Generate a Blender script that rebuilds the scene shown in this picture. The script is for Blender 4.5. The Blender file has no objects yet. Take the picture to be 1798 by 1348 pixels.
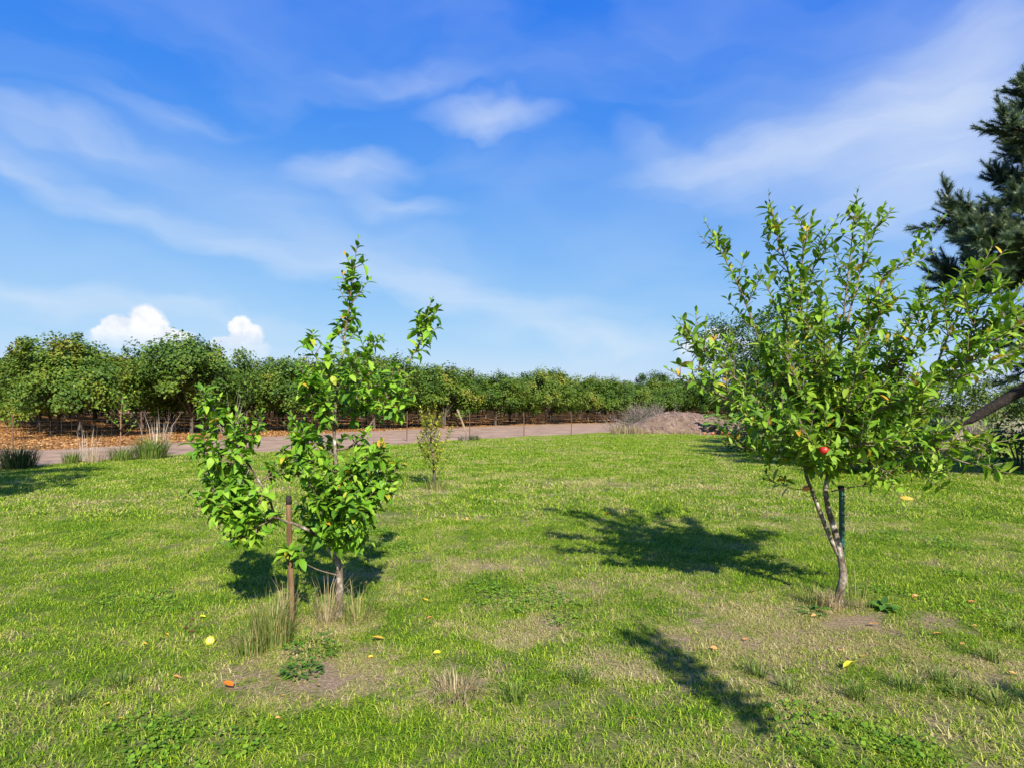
import bpy, math, random
import numpy as np
from mathutils import Vector, Matrix, Euler

random.seed(7)
rng = np.random.default_rng(7)
scene = bpy.context.scene
COL = scene.collection
R = math.radians

# ------------------------------------------------------------------ camera, light, exposure
F, CX, HY, CAMH = 1100.0, 899.0, 712.0, 1.6       # focal length and horizon in photo pixels, eye height
cam_d = bpy.data.cameras.new('camera')
cam_d.sensor_width = 36.0
cam_d.lens = 36.0 * F / 1798.0
cam_d.shift_y = (HY - 674.0) / 1798.0
cam_d.clip_start = 0.05
cam_d.clip_end = 6000
cam = bpy.data.objects.new('camera', cam_d)
COL.objects.link(cam)
cam.location = (0, 0, CAMH)
cam.rotation_euler = (R(90), 0, 0)
scene.camera = cam

SUN_TRAVEL = Vector((-0.40, 1.38, -1.0)).normalized()
sun_d = bpy.data.lights.new('sun', 'SUN')
sun_d.energy = 5.0
sun_d.angle = R(0.53)
sun_d.color = (1.0, 0.94, 0.84)
sun = bpy.data.objects.new('sun', sun_d)
COL.objects.link(sun)
sun.rotation_euler = SUN_TRAVEL.to_track_quat('-Z', 'Y').to_euler()
sun.location = (10, -30, 30)

scene.view_settings.view_transform = 'Standard'
scene.view_settings.look = 'None'
scene.view_settings.exposure = 0.9
scene.view_settings.gamma = 1.0
scene.view_settings.use_curve_mapping = False
scene.cycles.max_bounces = 8
scene.cycles.transparent_max_bounces = 8
scene.cycles.use_denoising = True
try:
    scene.cycles.denoising_input_passes = 'RGB_ALBEDO_NORMAL'
except Exception:
    pass


def azel(px, py):
    dx = px - CX
    return math.atan2(dx, F), math.atan2(HY - py, math.hypot(F, dx))


def ramp(N, stops, interp='LINEAR'):
    r = N('ShaderNodeValToRGB')
    cr = r.color_ramp
    cr.interpolation = interp
    while len(cr.elements) > len(stops):
        cr.elements.remove(cr.elements[-1])
    while len(cr.elements) < len(stops):
        cr.elements.new(0.5)
    for e, (p, c) in zip(cr.elements, stops):
        e.position = p
        e.color = (*c, 1)
    return r


def build_world():
    w = bpy.data.worlds.new('World')
    scene.world = w
    w.use_nodes = True
    nt = w.node_tree
    nt.nodes.clear()
    N, L = nt.nodes.new, nt.links.new

    def math_(op, a, b=None, clamp=False):
        n = N('ShaderNodeMath'); n.operation = op; n.use_clamp = clamp
        for i, v in enumerate((a, b)):
            if v is None:
                continue
            if isinstance(v, (int, float)):
                n.inputs[i].default_value = v
            else:
                L(v, n.inputs[i])
        return n.outputs[0]

    sky = N('ShaderNodeTexSky')
    sky.sky_type = 'NISHITA'
    sky.sun_disc = False
    sky.sun_elevation = R(34.8)
    sky.sun_rotation = R(163.8)
    sky.altitude = 0
    sky.air_density = 1.0
    sky.dust_density = 0.35
    sky.ozone_density = 3.0
    hs = N('ShaderNodeHueSaturation')
    hs.inputs['Hue'].default_value = 0.512
    hs.inputs['Saturation'].default_value = 1.12
    hs.inputs['Value'].default_value = 0.108
    L(sky.outputs[0], hs.inputs['Color'])
    # deep, clear blue: per channel response
    sp = N('ShaderNodeSeparateColor'); L(hs.outputs[0], sp.inputs[0])
    cb = N('ShaderNodeCombineColor')
    for ch, (gain, pw) in enumerate(((1.02, 1.30), (.885, .73), (.95, .10))):
        L(math_('MULTIPLY', math_('POWER', sp.outputs[ch], pw), gain), cb.inputs[ch])

    tc = N('ShaderNodeTexCoord')
    sep = N('ShaderNodeSeparateXYZ')
    L(tc.outputs['Generated'], sep.inputs[0])
    az = math_('ARCTAN2', sep.outputs[0], sep.outputs[1])
    el = math_('ARCSINE', sep.outputs[2])
    comb = N('ShaderNodeCombineXYZ')
    L(az, comb.inputs[0]); L(el, comb.inputs[1])
    base = comb.outputs[0]

    def noise(vec, scale, detail=5, rough=0.55, dist=0.0, sx=1, sy=1, rot=0, col=False):
        m = N('ShaderNodeMapping')
        m.inputs['Scale'].default_value = (sx, sy, 1)
        m.inputs['Rotation'].default_value = (0, 0, rot)
        L(vec, m.inputs[0])
        n = N('ShaderNodeTexNoise')
        n.inputs['Scale'].default_value = scale
        n.inputs['Detail'].default_value = detail
        n.inputs['Roughness'].default_value = rough
        n.inputs['Distortion'].default_value = dist
        L(m.outputs[0], n.inputs['Vector'])
        return n.outputs['Color' if col else 'Fac']

    def warp(vec, amount, scale, **k):
        c = noise(vec, scale, col=True, **k)
        s = N('ShaderNodeVectorMath'); s.operation = 'SUBTRACT'
        L(c, s.inputs[0]); s.inputs[1].default_value = (.5, .5, .5)
        m = N('ShaderNodeVectorMath'); m.operation = 'SCALE'
        L(s.outputs[0], m.inputs[0]); m.inputs['Scale'].default_value = amount
        a = N('ShaderNodeVectorMath'); a.operation = 'ADD'
        L(vec, a.inputs[0]); L(m.outputs[0], a.inputs[1])
        return a.outputs[0]

    cir = warp(base, 0.10, 5.0, detail=3, sx=1, sy=1.6)
    cir = warp(cir, 0.03, 22.0, detail=3, sx=.6, sy=1.6)

    def blob(vec, px, py, rx, ry, ang, kind='SPHERICAL'):
        a, e = azel(px, py)
        m = N('ShaderNodeMapping'); m.vector_type = 'TEXTURE'
        m.inputs['Location'].default_value = (a, e, 0)
        m.inputs['Rotation'].default_value = (0, 0, R(ang))
        sc = math.cos(a) ** 1.0
        m.inputs['Scale'].default_value = (rx / F * sc, ry / F * sc, 1)
        L(vec, m.inputs[0])
        g = N('ShaderNodeTexGradient'); g.gradient_type = kind
        L(m.outputs[0], g.inputs[0])
        return g.outputs['Fac']

    wisps = [  # px, py, rx, ry, angle, strength
        (1640, 190, 260, 150, 15, .75), (1700, 130, 220, 120, 5, .4),
        (1300, 278, 270, 52, 4, .80), (1180, 265, 130, 50, -22, .35), (1480, 245, 260, 85, 14, .62),
        (1640, 310, 300, 75, 8, .85), (1600, 385, 180, 38, 4, .5), (1500, 180, 520, 160, 8, .28),
        (862, 203, 150, 30, -3, .9), (620, 295, 150, 42, 5, .75), (705, 358, 130, 32, -8, .55),
        (735, 140, 170, 28, 4, .3), (300, 195, 170, 26, 2, .22), (165, 243, 220, 40, -8, .42), (10, 215, 200, 50, -14, .35),
        (20, 290, 180, 40, -24, .45), (190, 355, 220, 42, -20, .45), (390, 425, 230, 42, -18, .45), (590, 478, 240, 44, -12, .38),
        (790, 522, 260, 52, -12, .62), (960, 545, 200, 40, -3, .35), (500, 380, 480, 120, -18, .22), (640, 440, 420, 90, -14, .22),
        (60, 512, 330, 45, -6, .62), (330, 552, 330, 24, -5, .35), (1080, 598, 210, 38, -8, .62), (930, 585, 200, 26, 0, .3),
        (1000, 120, 420, 90, 10, .12), (1680, 250, 480, 260, 10, .35), (1750, 420, 300, 120, 0, .2),
    ]
    acc = None
    for (px, py, rx, ry, ang, s) in wisps:
        g = blob(cir, px, py, rx, ry, ang)
        g = math_('POWER', g, 1.35)
        g = math_('MULTIPLY', g, s * .72)
        acc = g if acc is None else math_('ADD', acc, g)
    fib = noise(cir, 4.0, detail=7, rough=.58, dist=.3, sx=1, sy=7.5, rot=R(8))
    fib = math_('ADD', math_('MULTIPLY', fib, 1.1), 0.35)
    acc = math_('MULTIPLY', acc, fib)
    # the same thin cirrus goes on all round the sky
    allsky = noise(cir, 1.7, detail=4, rough=.5, dist=.4, sx=1, sy=3.2, rot=R(10))
    allsky = math_('MULTIPLY', math_('SUBTRACT', allsky, 0.47), 0.55, clamp=True)
    acc = math_('ADD', acc, allsky)
    acc = math_('MULTIPLY', math_('DIVIDE', acc, math_('ADD', acc, 0.75)), 1.12)
    acc = math_('MAXIMUM', acc, 0.0)

    # cumulus heads low over the orchard
    cw = warp(base, 0.016, 34.0, detail=4, rough=.6)
    cw = warp(cw, 0.030, 12.0, detail=2)
    cw = warp(cw, 0.007, 95.0, detail=3, rough=.6)
    heads = [(262, 575, 34, 36), (225, 585, 40, 22), (300, 592, 38, 24), (255, 600, 90, 24), (200, 592, 34, 18),
             (424, 578, 22, 26), (436, 592, 34, 26), (420, 612, 62, 26), (400, 606, 40, 18),
             (1262, 600, 30, 26), (1240, 620, 52, 28), (1290, 622, 40, 30),
             (1745, 640, 46, 22), (1690, 655, 40, 16)]
    cum = None
    for (px, py, rx, ry) in heads:
        g = blob(cw, px, py, rx * 1.36, ry * 1.36, 0)
        cum = g if cum is None else math_('MAXIMUM', cum, g)
    mr = N('ShaderNodeMapRange'); mr.interpolation_type = 'SMOOTHSTEP'
    mr.inputs['From Min'].default_value = .25; mr.inputs['From Max'].default_value = .44
    L(cum, mr.inputs['Value'])
    cum = mr.outputs[0]
    # their bases dissolve into the haze
    fade = N('ShaderNodeMapRange'); fade.interpolation_type = 'SMOOTHSTEP'
    fade.inputs['From Min'].default_value = math.atan2(712 - 625, 1200)
    fade.inputs['From Max'].default_value = math.atan2(712 - 575, 1250)
    fade.inputs['To Min'].default_value = .25
    L(el, fade.inputs['Value'])
    cum = math_('MULTIPLY', cum, fade.outputs[0])
    cum = math_('MULTIPLY', cum, 0.97)

    veil = N('ShaderNodeMapRange'); veil.interpolation_type = 'SMOOTHSTEP'
    veil.inputs['From Min'].default_value = .0; veil.inputs['From Max'].default_value = .50
    veil.inputs['To Min'].default_value = .42; veil.inputs['To Max'].default_value = .0
    L(el, veil.inputs['Value'])
    mix0 = N('ShaderNodeMixRGB'); L(veil.outputs[0], mix0.inputs[0]); L(cb.outputs[0], mix0.inputs[1]); mix0.inputs[2].default_value = (.50, .67, .97, 1)
    mix1 = N('ShaderNodeMixRGB')
    L(acc, mix1.inputs[0]); L(mix0.outputs[0], mix1.inputs[1])
    mix1.inputs[2].default_value = (.80, .88, .98, 1)
    mix2 = N('ShaderNodeMixRGB')
    L(cum, mix2.inputs[0]); L(mix1.outputs[0], mix2.inputs[1])
    shn = noise(cw, 26.0, detail=4, rough=.6)
    shr = ramp(N, [(.38, (.80, .86, .97)), (.56, (1.03, 1.03, 1.03))])  # grey cloud shading put into the colour by noise
    L(shn, shr.inputs[0]); L(shr.outputs[0], mix2.inputs[2])
    bg = N('ShaderNodeBackground')
    bg.inputs['Strength'].default_value = 0.10
    sc_ = N('ShaderNodeVectorMath'); sc_.operation = 'SCALE'; sc_.inputs['Scale'].default_value = 5.36
    L(mix2.outputs[0], sc_.inputs[0])
    L(sc_.outputs[0], bg.inputs['Color'])
    out = N('ShaderNodeOutputWorld')
    L(bg.outputs[0], out.inputs['Surface'])


build_world()


# ------------------------------------------------------------------ helpers
def P(px, py, d):
    """Point at distance d seen at photo pixel (px, py)."""
    return Vector(((px - CX) / F * d, d, CAMH - (py - HY) / F * d))


def G(px, py):
    """Point of the flat ground seen at photo pixel (px, py)."""
    d = F * CAMH / (py - HY)
    return Vector(((px - CX) / F * d, d, 0))


def mesh_obj(name, verts, faces, mat, parent=None, smooth=False, loc=None):
    me = bpy.data.meshes.new(name)
    me.from_pydata([tuple(v) for v in verts] if not isinstance(verts, np.ndarray) else verts.tolist(), [], faces)
    if mat:
        me.materials.append(mat)
    if smooth:
        me.polygons.foreach_set('use_smooth', [True] * len(me.polygons))
    me.update()
    o = bpy.data.objects.new(name, me)
    COL.objects.link(o)
    if parent:
        o.parent = parent
    if loc is not None:
        o.location = loc
    return o


def empty(name, loc, label=None, cat=None, group=None):
    o = bpy.data.objects.new(name, None)
    o.empty_display_size = 0.2
    COL.objects.link(o)
    o.location = loc
    tag(o, label, cat, group)
    return o


def tag(o, label=None, cat=None, group=None, kind=None):
    if label: o['label'] = label
    if cat: o['category'] = cat
    if group: o['group'] = group
    if kind: o['kind'] = kind
    return o


class MB:
    def __init__(self):
        self.v, self.f = [], []
        self.n = 0

    def add(self, verts, faces):
        self.v.append(np.asarray(verts, dtype=float))
        k = self.n
        self.f.extend([tuple(i + k for i in f) for f in faces])
        self.n += len(verts)

    def obj(self, name, mat, parent=None, smooth=False, origin=None):
        v = np.concatenate(self.v) if self.v else np.zeros((0, 3))
        if origin is not None:
            v = v - np.array(origin)
        return mesh_obj(name, v, self.f, mat, parent, smooth)


def catmull(pts, per=5):
    pts = [Vector(p) for p in pts]
    if len(pts) < 3:
        return [pts[0].lerp(pts[-1], i / per) for i in range(per + 1)]
    q = [pts[0] * 2 - pts[1]] + pts + [pts[-1] * 2 - pts[-2]]
    out = []
    for i in range(1, len(q) - 2):
        p0, p1, p2, p3 = q[i - 1:i + 3]
        for k in range(per):
            t = k / per
            out.append(0.5 * ((2 * p1) + (p2 - p0) * t + (2 * p0 - 5 * p1 + 4 * p2 - p3) * t * t + (3 * p1 - p0 - 3 * p2 + p3) * t ** 3))
    out.append(pts[-1])
    return out


def tube(mb, pts, r0, r1, sides=6, wob=0.0, power=1.0, flare=0.0):
    """Tapered tube along pts, closed at both ends."""
    n = len(pts)
    verts, faces = [], []
    up = Vector((0.31, 0.17, 0.93))
    for i, p in enumerate(pts):
        a = pts[max(i - 1, 0)]; b = pts[min(i + 1, n - 1)]
        t = (b - a)
        t = t.normalized() if t.length > 1e-9 else Vector((0, 0, 1))
        s = t.cross(up)
        if s.length < 1e-3:
            s = t.cross(Vector((1, 0, 0)))
        s.normalize(); u = s.cross(t)
        f = i / (n - 1)
        r = r0 + (r1 - r0) * f ** power
        if flare:
            r *= 1 + flare * math.exp(-f * 14)
        for k in range(sides):
            an = 2 * math.pi * k / sides
            rr = r * (1 + random.uniform(-wob, wob))
            verts.append(p + s * (math.cos(an) * rr) + u * (math.sin(an) * rr))
    for i in range(n - 1):
        for k in range(sides):
            k2 = (k + 1) % sides
            faces.append((i * sides + k, i * sides + k2, (i + 1) * sides + k2, (i + 1) * sides + k))
    faces.append(tuple(range(sides - 1, -1, -1)))
    faces.append(tuple((n - 1) * sides + k for k in range(sides)))
    mb.add([tuple(v) for v in verts], faces)


# ------------------------------------------------------------------ materials
def new_mat(name):
    m = bpy.data.materials.new(name)
    m.use_nodes = True
    nt = m.node_tree
    nt.nodes.clear()
    return m, nt, nt.nodes.new, nt.links.new


def leaf_mat(name, stops, trans=0.35, gloss=0.35, rough=0.45, pos_scale=0.0, tint=1.25, isl=1.0):
    """Leaf: colour by leaf, veins by noise, light shining through."""
    m, nt, N, L = new_mat(name)
    geo = N('ShaderNodeNewGeometry')
    oi = N('ShaderNodeObjectInfo')
    add = N('ShaderNodeMath'); add.operation = 'ADD'
    L(geo.outputs['Random Per Island'], add.inputs[0]); L(oi.outputs['Random'], add.inputs[1])
    fr = N('ShaderNodeMath'); fr.operation = 'FRACT'
    L(add.outputs[0], fr.inputs[0])
    fac = fr.outputs[0]
    if pos_scale:
        nz = N('ShaderNodeTexNoise'); nz.inputs['Scale'].default_value = pos_scale; nz.inputs['Detail'].default_value = 3
        L(geo.outputs['Position'], nz.inputs['Vector'])
        a = N('ShaderNodeMath'); a.operation = 'MULTIPLY_ADD'
        L(nz.outputs['Fac'], a.inputs[0]); a.inputs[1].default_value = 2.4 - isl * 1.1; a.inputs[2].default_value = -(2.4 - isl * 1.1) / 2 + (1 - isl) / 2
        b = N('ShaderNodeMath'); b.operation = 'MULTIPLY_ADD'; b.use_clamp = True
        L(fac, b.inputs[0]); b.inputs[1].default_value = isl; L(a.outputs[0], b.inputs[2])
        fac = b.outputs[0]
        c_ = N('ShaderNodeMath'); c_.operation = 'MULTIPLY_ADD'; c_.inputs[1].default_value = .22; c_.inputs[2].default_value = -.11
        L(oi.outputs['Random'], c_.inputs[0])
        d_ = N('ShaderNodeMath'); d_.operation = 'ADD'; d_.use_clamp = True
        L(fac, d_.inputs[0]); L(c_.outputs[0], d_.inputs[1])
        fac = d_.outputs[0]
    r = ramp(N, stops)
    L(fac, r.inputs[0])
    pb = N('ShaderNodeBsdfPrincipled')
    L(r.outputs[0], pb.inputs['Base Color'])
    pb.inputs['Roughness'].default_value = rough
    pb.inputs['Specular IOR Level'].default_value = gloss
    tr = N('ShaderNodeBsdfTranslucent')
    br = N('ShaderNodeMixRGB'); br.blend_type = 'MULTIPLY'; br.inputs[0].default_value = 1
    br.inputs[2].default_value = (tint * 1.05, tint * 1.1, tint * .55, 1)
    L(r.outputs[0], br.inputs[1]); L(br.outputs[0], tr.inputs['Color'])
    mx = N('ShaderNodeMixShader'); mx.inputs[0].default_value = trans
    L(pb.outputs[0], mx.inputs[1]); L(tr.outputs[0], mx.inputs[2])
    out = N('ShaderNodeOutputMaterial'); L(mx.outputs[0], out.inputs['Surface'])
    return m


def rough_mat(name, stops, scale=6.0, detail=8, rough=0.9, bump=0.4, bscale=None, stretch=(1, 1, 1), spec=0.2, bdist=0.02, world=False):
    m, nt, N, L = new_mat(name)
    if world:
        g = N('ShaderNodeNewGeometry'); vec = g.outputs['Position']
    else:
        g = N('ShaderNodeTexCoord'); vec = g.outputs['Object']
    mp = N('ShaderNodeMapping'); mp.inputs['Scale'].default_value = stretch
    L(vec, mp.inputs[0])
    nz = N('ShaderNodeTexNoise'); nz.inputs['Scale'].default_value = scale; nz.inputs['Detail'].default_value = detail
    nz.inputs['Roughness'].default_value = .65
    L(mp.outputs[0], nz.inputs['Vector'])
    r = ramp(N, stops); L(nz.outputs['Fac'], r.inputs[0])
    pb = N('ShaderNodeBsdfPrincipled'); pb.inputs['Roughness'].default_value = rough
    pb.inputs['Specular IOR Level'].default_value = spec
    L(r.outputs[0], pb.inputs['Base Color'])
    n2 = N('ShaderNodeTexNoise'); n2.inputs['Scale'].default_value = bscale or scale * 3; n2.inputs['Detail'].default_value = 8
    L(mp.outputs[0], n2.inputs['Vector'])
    bp = N('ShaderNodeBump'); bp.inputs['Strength'].default_value = bump; bp.inputs['Distance'].default_value = bdist
    L(n2.outputs['Fac'], bp.inputs['Height']); L(bp.outputs[0], pb.inputs['Normal'])
    out = N('ShaderNodeOutputMaterial'); L(pb.outputs[0], out.inputs['Surface'])
    return m


# dry spots of the lawn: x, y, radius x, radius y (worn ground round the young trees)
def spot(px, py, rx, ry, s):
    g = G(px, py); d = g.y
    return (g.x, g.y, rx / F * d, (F * CAMH / (py - ry - HY) - F * CAMH / (py + ry - HY)) / 2, s)


DRY = [spot(560, 1185, 170, 65, .8), spot(800, 1195, 100, 45, .55), spot(1470, 1105, 240, 60, .75), spot(1260, 1130, 170, 60, .55),
       spot(1640, 1150, 180, 60, .5), spot(600, 1090, 90, 30, .8), spot(1480, 1220, 200, 45, .45), spot(1180, 1040, 160, 40, .35),
       spot(930, 1110, 90, 30, .6), spot(1100, 1170, 90, 30, .5), spot(830, 1000, 80, 22, .45), spot(200, 880, 120, 20, .4), spot(640, 1010, 90, 20, .4), spot(1050, 850, 160, 16, .4), spot(760, 860, 60, 16, .5), spot(690, 915, 60, 16, .5), spot(1350, 1070, 120, 40, .6)]
BARE = [spot(590, 1228, 80, 18, 1.0), spot(440, 1190, 70, 18, .9), spot(560, 1185, 110, 20, .6), spot(1580, 1090, 120, 22, .8), spot(1400, 1130, 110, 20, .6), spot(1250, 1120, 70, 16, .5),
        spot(690, 1190, 80, 30, .5), spot(1330, 1120, 140, 40, .45), spot(1480, 1062, 60, 22, .8)]


def dryness_group():
    gt = bpy.data.node_groups.new('lawn_wear', 'ShaderNodeTree')
    gt.interface.new_socket('Position', in_out='INPUT', socket_type='NodeSocketVector')
    gt.interface.new_socket('Dry', in_out='OUTPUT', socket_type='NodeSocketFloat')
    gt.interface.new_socket('Bare', in_out='OUTPUT', socket_type='NodeSocketFloat')
    gt.interface.new_socket('Tone', in_out='OUTPUT', socket_type='NodeSocketFloat')
    N, L = gt.nodes.new, gt.links.new
    gi, go = N('NodeGroupInput'), N('NodeGroupOutput')
    flat = N('ShaderNodeVectorMath'); flat.operation = 'MULTIPLY'; flat.inputs[1].default_value = (1, 1, 0)
    L(gi.outputs[0], flat.inputs[0])
    vec = flat.outputs[0]

    def nz(scale, detail=4, rough=.6, stretch=(1, 1, 1)):
        mp = N('ShaderNodeMapping'); mp.inputs['Scale'].default_value = stretch; L(vec, mp.inputs[0])
        n = N('ShaderNodeTexNoise'); n.inputs['Scale'].default_value = scale
        n.inputs['Detail'].default_value = detail; n.inputs['Roughness'].default_value = rough
        L(mp.outputs[0], n.inputs['Vector']); return n.outputs['Fac']

    def mth(op, a, b, clamp=False):
        n = N('ShaderNodeMath'); n.operation = op; n.use_clamp = clamp
        for i, v in enumerate((a, b)):
            if isinstance(v, (int, float)): n.inputs[i].default_value = v
            else: L(v, n.inputs[i])
        return n.outputs[0]

    wn = N('ShaderNodeTexNoise'); wn.inputs['Scale'].default_value = 2.2; wn.inputs['Detail'].default_value = 4; L(vec, wn.inputs['Vector'])
    s = N('ShaderNodeVectorMath'); s.operation = 'SUBTRACT'; L(wn.outputs['Color'], s.inputs[0]); s.inputs[1].default_value = (.5, .5, .5)
    s2 = N('ShaderNodeVectorMath'); s2.operation = 'SCALE'; s2.inputs['Scale'].default_value = .9; L(s.outputs[0], s2.inputs[0])
    s3 = N('ShaderNodeVectorMath'); s3.operation = 'ADD'; L(vec, s3.inputs[0]); L(s2.outputs[0], s3.inputs[1])
    wv = N('ShaderNodeVectorMath'); wv.operation = 'MULTIPLY'; wv.inputs[1].default_value = (1, 1, 0); L(s3.outputs[0], wv.inputs[0])

    def spots(lst):
        acc = None
        for (x, y, rx, ry, st) in lst:
            m = N('ShaderNodeMapping'); m.vector_type = 'TEXTURE'
            m.inputs['Location'].default_value = (x, y, 0); m.inputs['Scale'].default_value = (rx * 1.25, ry * 1.25, 1)
            L(wv.outputs[0], m.inputs[0])
            g = N('ShaderNodeTexGradient'); g.gradient_type = 'SPHERICAL'; L(m.outputs[0], g.inputs[0])
            v = mth('MULTIPLY', g.outputs['Fac'], st)
            acc = v if acc is None else mth('MAXIMUM', acc, v)
        return acc

    big = nz(.33, 4, stretch=(1, .8, 1)); mid = nz(1.5, 6, .65); fine = nz(7.5, 5, .7)
    base = mth('ADD', mth('ADD', mth('MULTIPLY', big, .9), mth('MULTIPLY', mid, .8)), mth('MULTIPLY', fine, .75))
    base = mth('MULTIPLY', mth('SUBTRACT', base, 1.13), 2.6)
    dry = mth('ADD', base, mth('MULTIPLY', spots(DRY), mth('MULTIPLY', fine, 3.1)), True)
    bare = mth('MULTIPLY', spots(BARE), mth('MULTIPLY', fine, 3.6))
    bare = mth('ADD', bare, mth('MULTIPLY', mth('SUBTRACT', fine, .52), 1.6), True)
    L(dry, go.inputs[0]); L(bare, go.inputs[1]); L(mid, go.inputs[2])
    return gt


WEAR = dryness_group()


def lawn_ground_mat():
    m, nt, N, L = new_mat('lawn_soil')
    g = N('ShaderNodeNewGeometry')
    w = N('ShaderNodeGroup'); w.node_tree = WEAR; L(g.outputs['Position'], w.inputs[0])
    nf = N('ShaderNodeTexNoise'); nf.inputs['Scale'].default_value = 45; nf.inputs['Detail'].default_value = 6; nf.inputs['Roughness'].default_value = .7
    L(g.outputs['Position'], nf.inputs['Vector'])
    green = ramp(N, [(.3, (.034, .056, .007)), (.5, (.080, .120, .013)), (.7, (.15, .19, .03))])
    straw = ramp(N, [(.3, (.09, .065, .035)), (.5, (.22, .165, .095)), (.7, (.38, .30, .18))])
    soil = ramp(N, [(.3, (.11, .072, .046)), (.5, (.235, .165, .108)), (.7, (.37, .275, .185))])
    for r in (green, straw, soil):
        L(nf.outputs['Fac'], r.inputs[0])
    m1 = N('ShaderNodeMixRGB'); L(w.outputs['Dry'], m1.inputs[0]); L(green.outputs[0], m1.inputs[1]); L(straw.outputs[0], m1.inputs[2])
    m2 = N('ShaderNodeMixRGB'); L(w.outputs['Bare'], m2.inputs[0]); L(m1.outputs[0], m2.inputs[1]); L(soil.outputs[0], m2.inputs[2])
    pb = N('ShaderNodeBsdfPrincipled'); pb.inputs['Roughness'].default_value = .95; pb.inputs['Specular IOR Level'].default_value = .1
    L(m2.outputs[0], pb.inputs['Base Color'])
    bp = N('ShaderNodeBump'); bp.inputs['Strength'].default_value = .6; bp.inputs['Distance'].default_value = .02
    L(nf.outputs['Fac'], bp.inputs['Height']); L(bp.outputs[0], pb.inputs['Normal'])
    out = N('ShaderNodeOutputMaterial'); L(pb.outputs[0], out.inputs['Surface'])
    return m


def blade_mat():
    m, nt, N, L = new_mat('grass_blade')
    g = N('ShaderNodeNewGeometry')
    w = N('ShaderNodeGroup'); w.node_tree = WEAR; L(g.outputs['Position'], w.inputs[0])
    green = ramp(N, [(0, (.070, .160, .007)), (.3, (.155, .300, .010)), (.65, (.300, .430, .018)), (.9, (.43, .50, .045)), (1, (.52, .49, .11))])
    straw = ramp(N, [(0, (.26, .29, .05)), (.3, (.42, .38, .11)), (.65, (.50, .42, .18)), (1, (.58, .49, .27))])
    t = N('ShaderNodeMath'); t.operation = 'MULTIPLY_ADD'; L(w.outputs['Tone'], t.inputs[0]); t.inputs[1].default_value = 1.7; t.inputs[2].default_value = -.85
    a = N('ShaderNodeMath'); a.operation = 'ADD'; a.use_clamp = True; L(g.outputs['Random Per Island'], a.inputs[0]); L(t.outputs[0], a.inputs[1])
    L(a.outputs[0], green.inputs[0]); L(a.outputs[0], straw.inputs[0])
    # a blade is straw where its own chance is below the wear at its place
    c = N('ShaderNodeMath'); c.operation = 'MULTIPLY_ADD'; L(g.outputs['Random Per Island'], c.inputs[0]); c.inputs[1].default_value = 7.31; c.inputs[2].default_value = .0
    fr = N('ShaderNodeMath'); fr.operation = 'FRACT'; L(c.outputs[0], fr.inputs[0])
    sb = N('ShaderNodeMath'); sb.operation = 'SUBTRACT'; L(w.outputs['Dry'], sb.inputs[0]); L(fr.outputs[0], sb.inputs[1])
    ml = N('ShaderNodeMath'); ml.operation = 'MULTIPLY_ADD'; ml.use_clamp = True; L(sb.outputs[0], ml.inputs[0]); ml.inputs[1].default_value = 2.5; ml.inputs[2].default_value = .1
    mx = N('ShaderNodeMixRGB'); L(ml.outputs[0], mx.inputs[0]); L(green.outputs[0], mx.inputs[1]); L(straw.outputs[0], mx.inputs[2])
    pb = N('ShaderNodeBsdfPrincipled'); pb.inputs['Roughness'].default_value = .6; pb.inputs['Specular IOR Level'].default_value = .2
    L(mx.outputs[0], pb.inputs['Base Color'])
    tr = N('ShaderNodeBsdfTranslucent'); L(mx.outputs[0], tr.inputs['Color'])
    ms = N('ShaderNodeMixShader'); ms.inputs[0].default_value = .35; L(pb.outputs[0], ms.inputs[1]); L(tr.outputs[0], ms.inputs[2])
    out = N('ShaderNodeOutputMaterial'); L(ms.outputs[0], out.inputs['Surface'])
    return m


M = {}
M['lawn'] = lawn_ground_mat()
M['blade'] = blade_mat()
M['field'] = rough_mat('field_soil', [(.3, (.12, .13, .035)), (.6, (.24, .22, .08))], 0.3, world=True)
M['track'] = rough_mat('track_gravel', [(.30, (.20, .130, .080)), (.5, (.31, .205, .132)), (.70, (.43, .30, .205))], .8, 15, bump=.3, bscale=25, world=True, bdist=.03)
M['litter'] = rough_mat('orchard_litter', [(.3, (.14, .060, .018)), (.48, (.28, .130, .038)), (.62, (.37, .19, .06)), (.78, (.44, .27, .11))], 3.5, 14, bump=.4, bscale=14, world=True, bdist=.04)
M['litter_leaf'] = leaf_mat('litter_leaf', [(0, (.15, .065, .025)), (.4, (.34, .16, .05)), (.7, (.45, .24, .08)), (1, (.52, .33, .14))], .15, .2, .7)
M['mound'] = rough_mat('mound_soil', [(.32, (.080, .054, .036)), (.48, (.150, .103, .070)), (.68, (.24, .17, .118))], 2.2, 12, bump=.5, bscale=9, bdist=.04)
M['clod'] = rough_mat('clod_soil', [(.3, (.13, .085, .068)), (.7, (.31, .22, .18))], 1.3, 8, bump=.8)
M['bark'] = rough_mat('apple_bark', [(.36, (.045, .034, .024)), (.47, (.13, .100, .072)), (.55, (.23, .19, .145)), (.64, (.46, .43, .37))], 17, 10, bump=.9, stretch=(1, 1, .7), bscale=45, bdist=.010)
M['twig'] = rough_mat('apple_twig', [(.3, (.10, .070, .050)), (.7, (.24, .18, .13))], 20, 5, bump=.3)
M['hazel_bark'] = rough_mat('hazel_bark', [(.3, (.045, .036, .028)), (.7, (.14, .115, .09))], 9, 8, bump=.5)
M['pine_bark'] = rough_mat('pine_bark', [(.3, (.012, .010, .008)), (.7, (.045, .035, .028))], 7, 10, bump=.9, bscale=14, bdist=.04)  # bark colour darkened to carry the crown's shade on the low limb
M['stake'] = rough_mat('stake_wood', [(.34, (.085, .048, .024)), (.5, (.175, .105, .055)), (.68, (.27, .18, .10))], 14, 8, bump=.4, stretch=(1, 1, .15))
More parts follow.
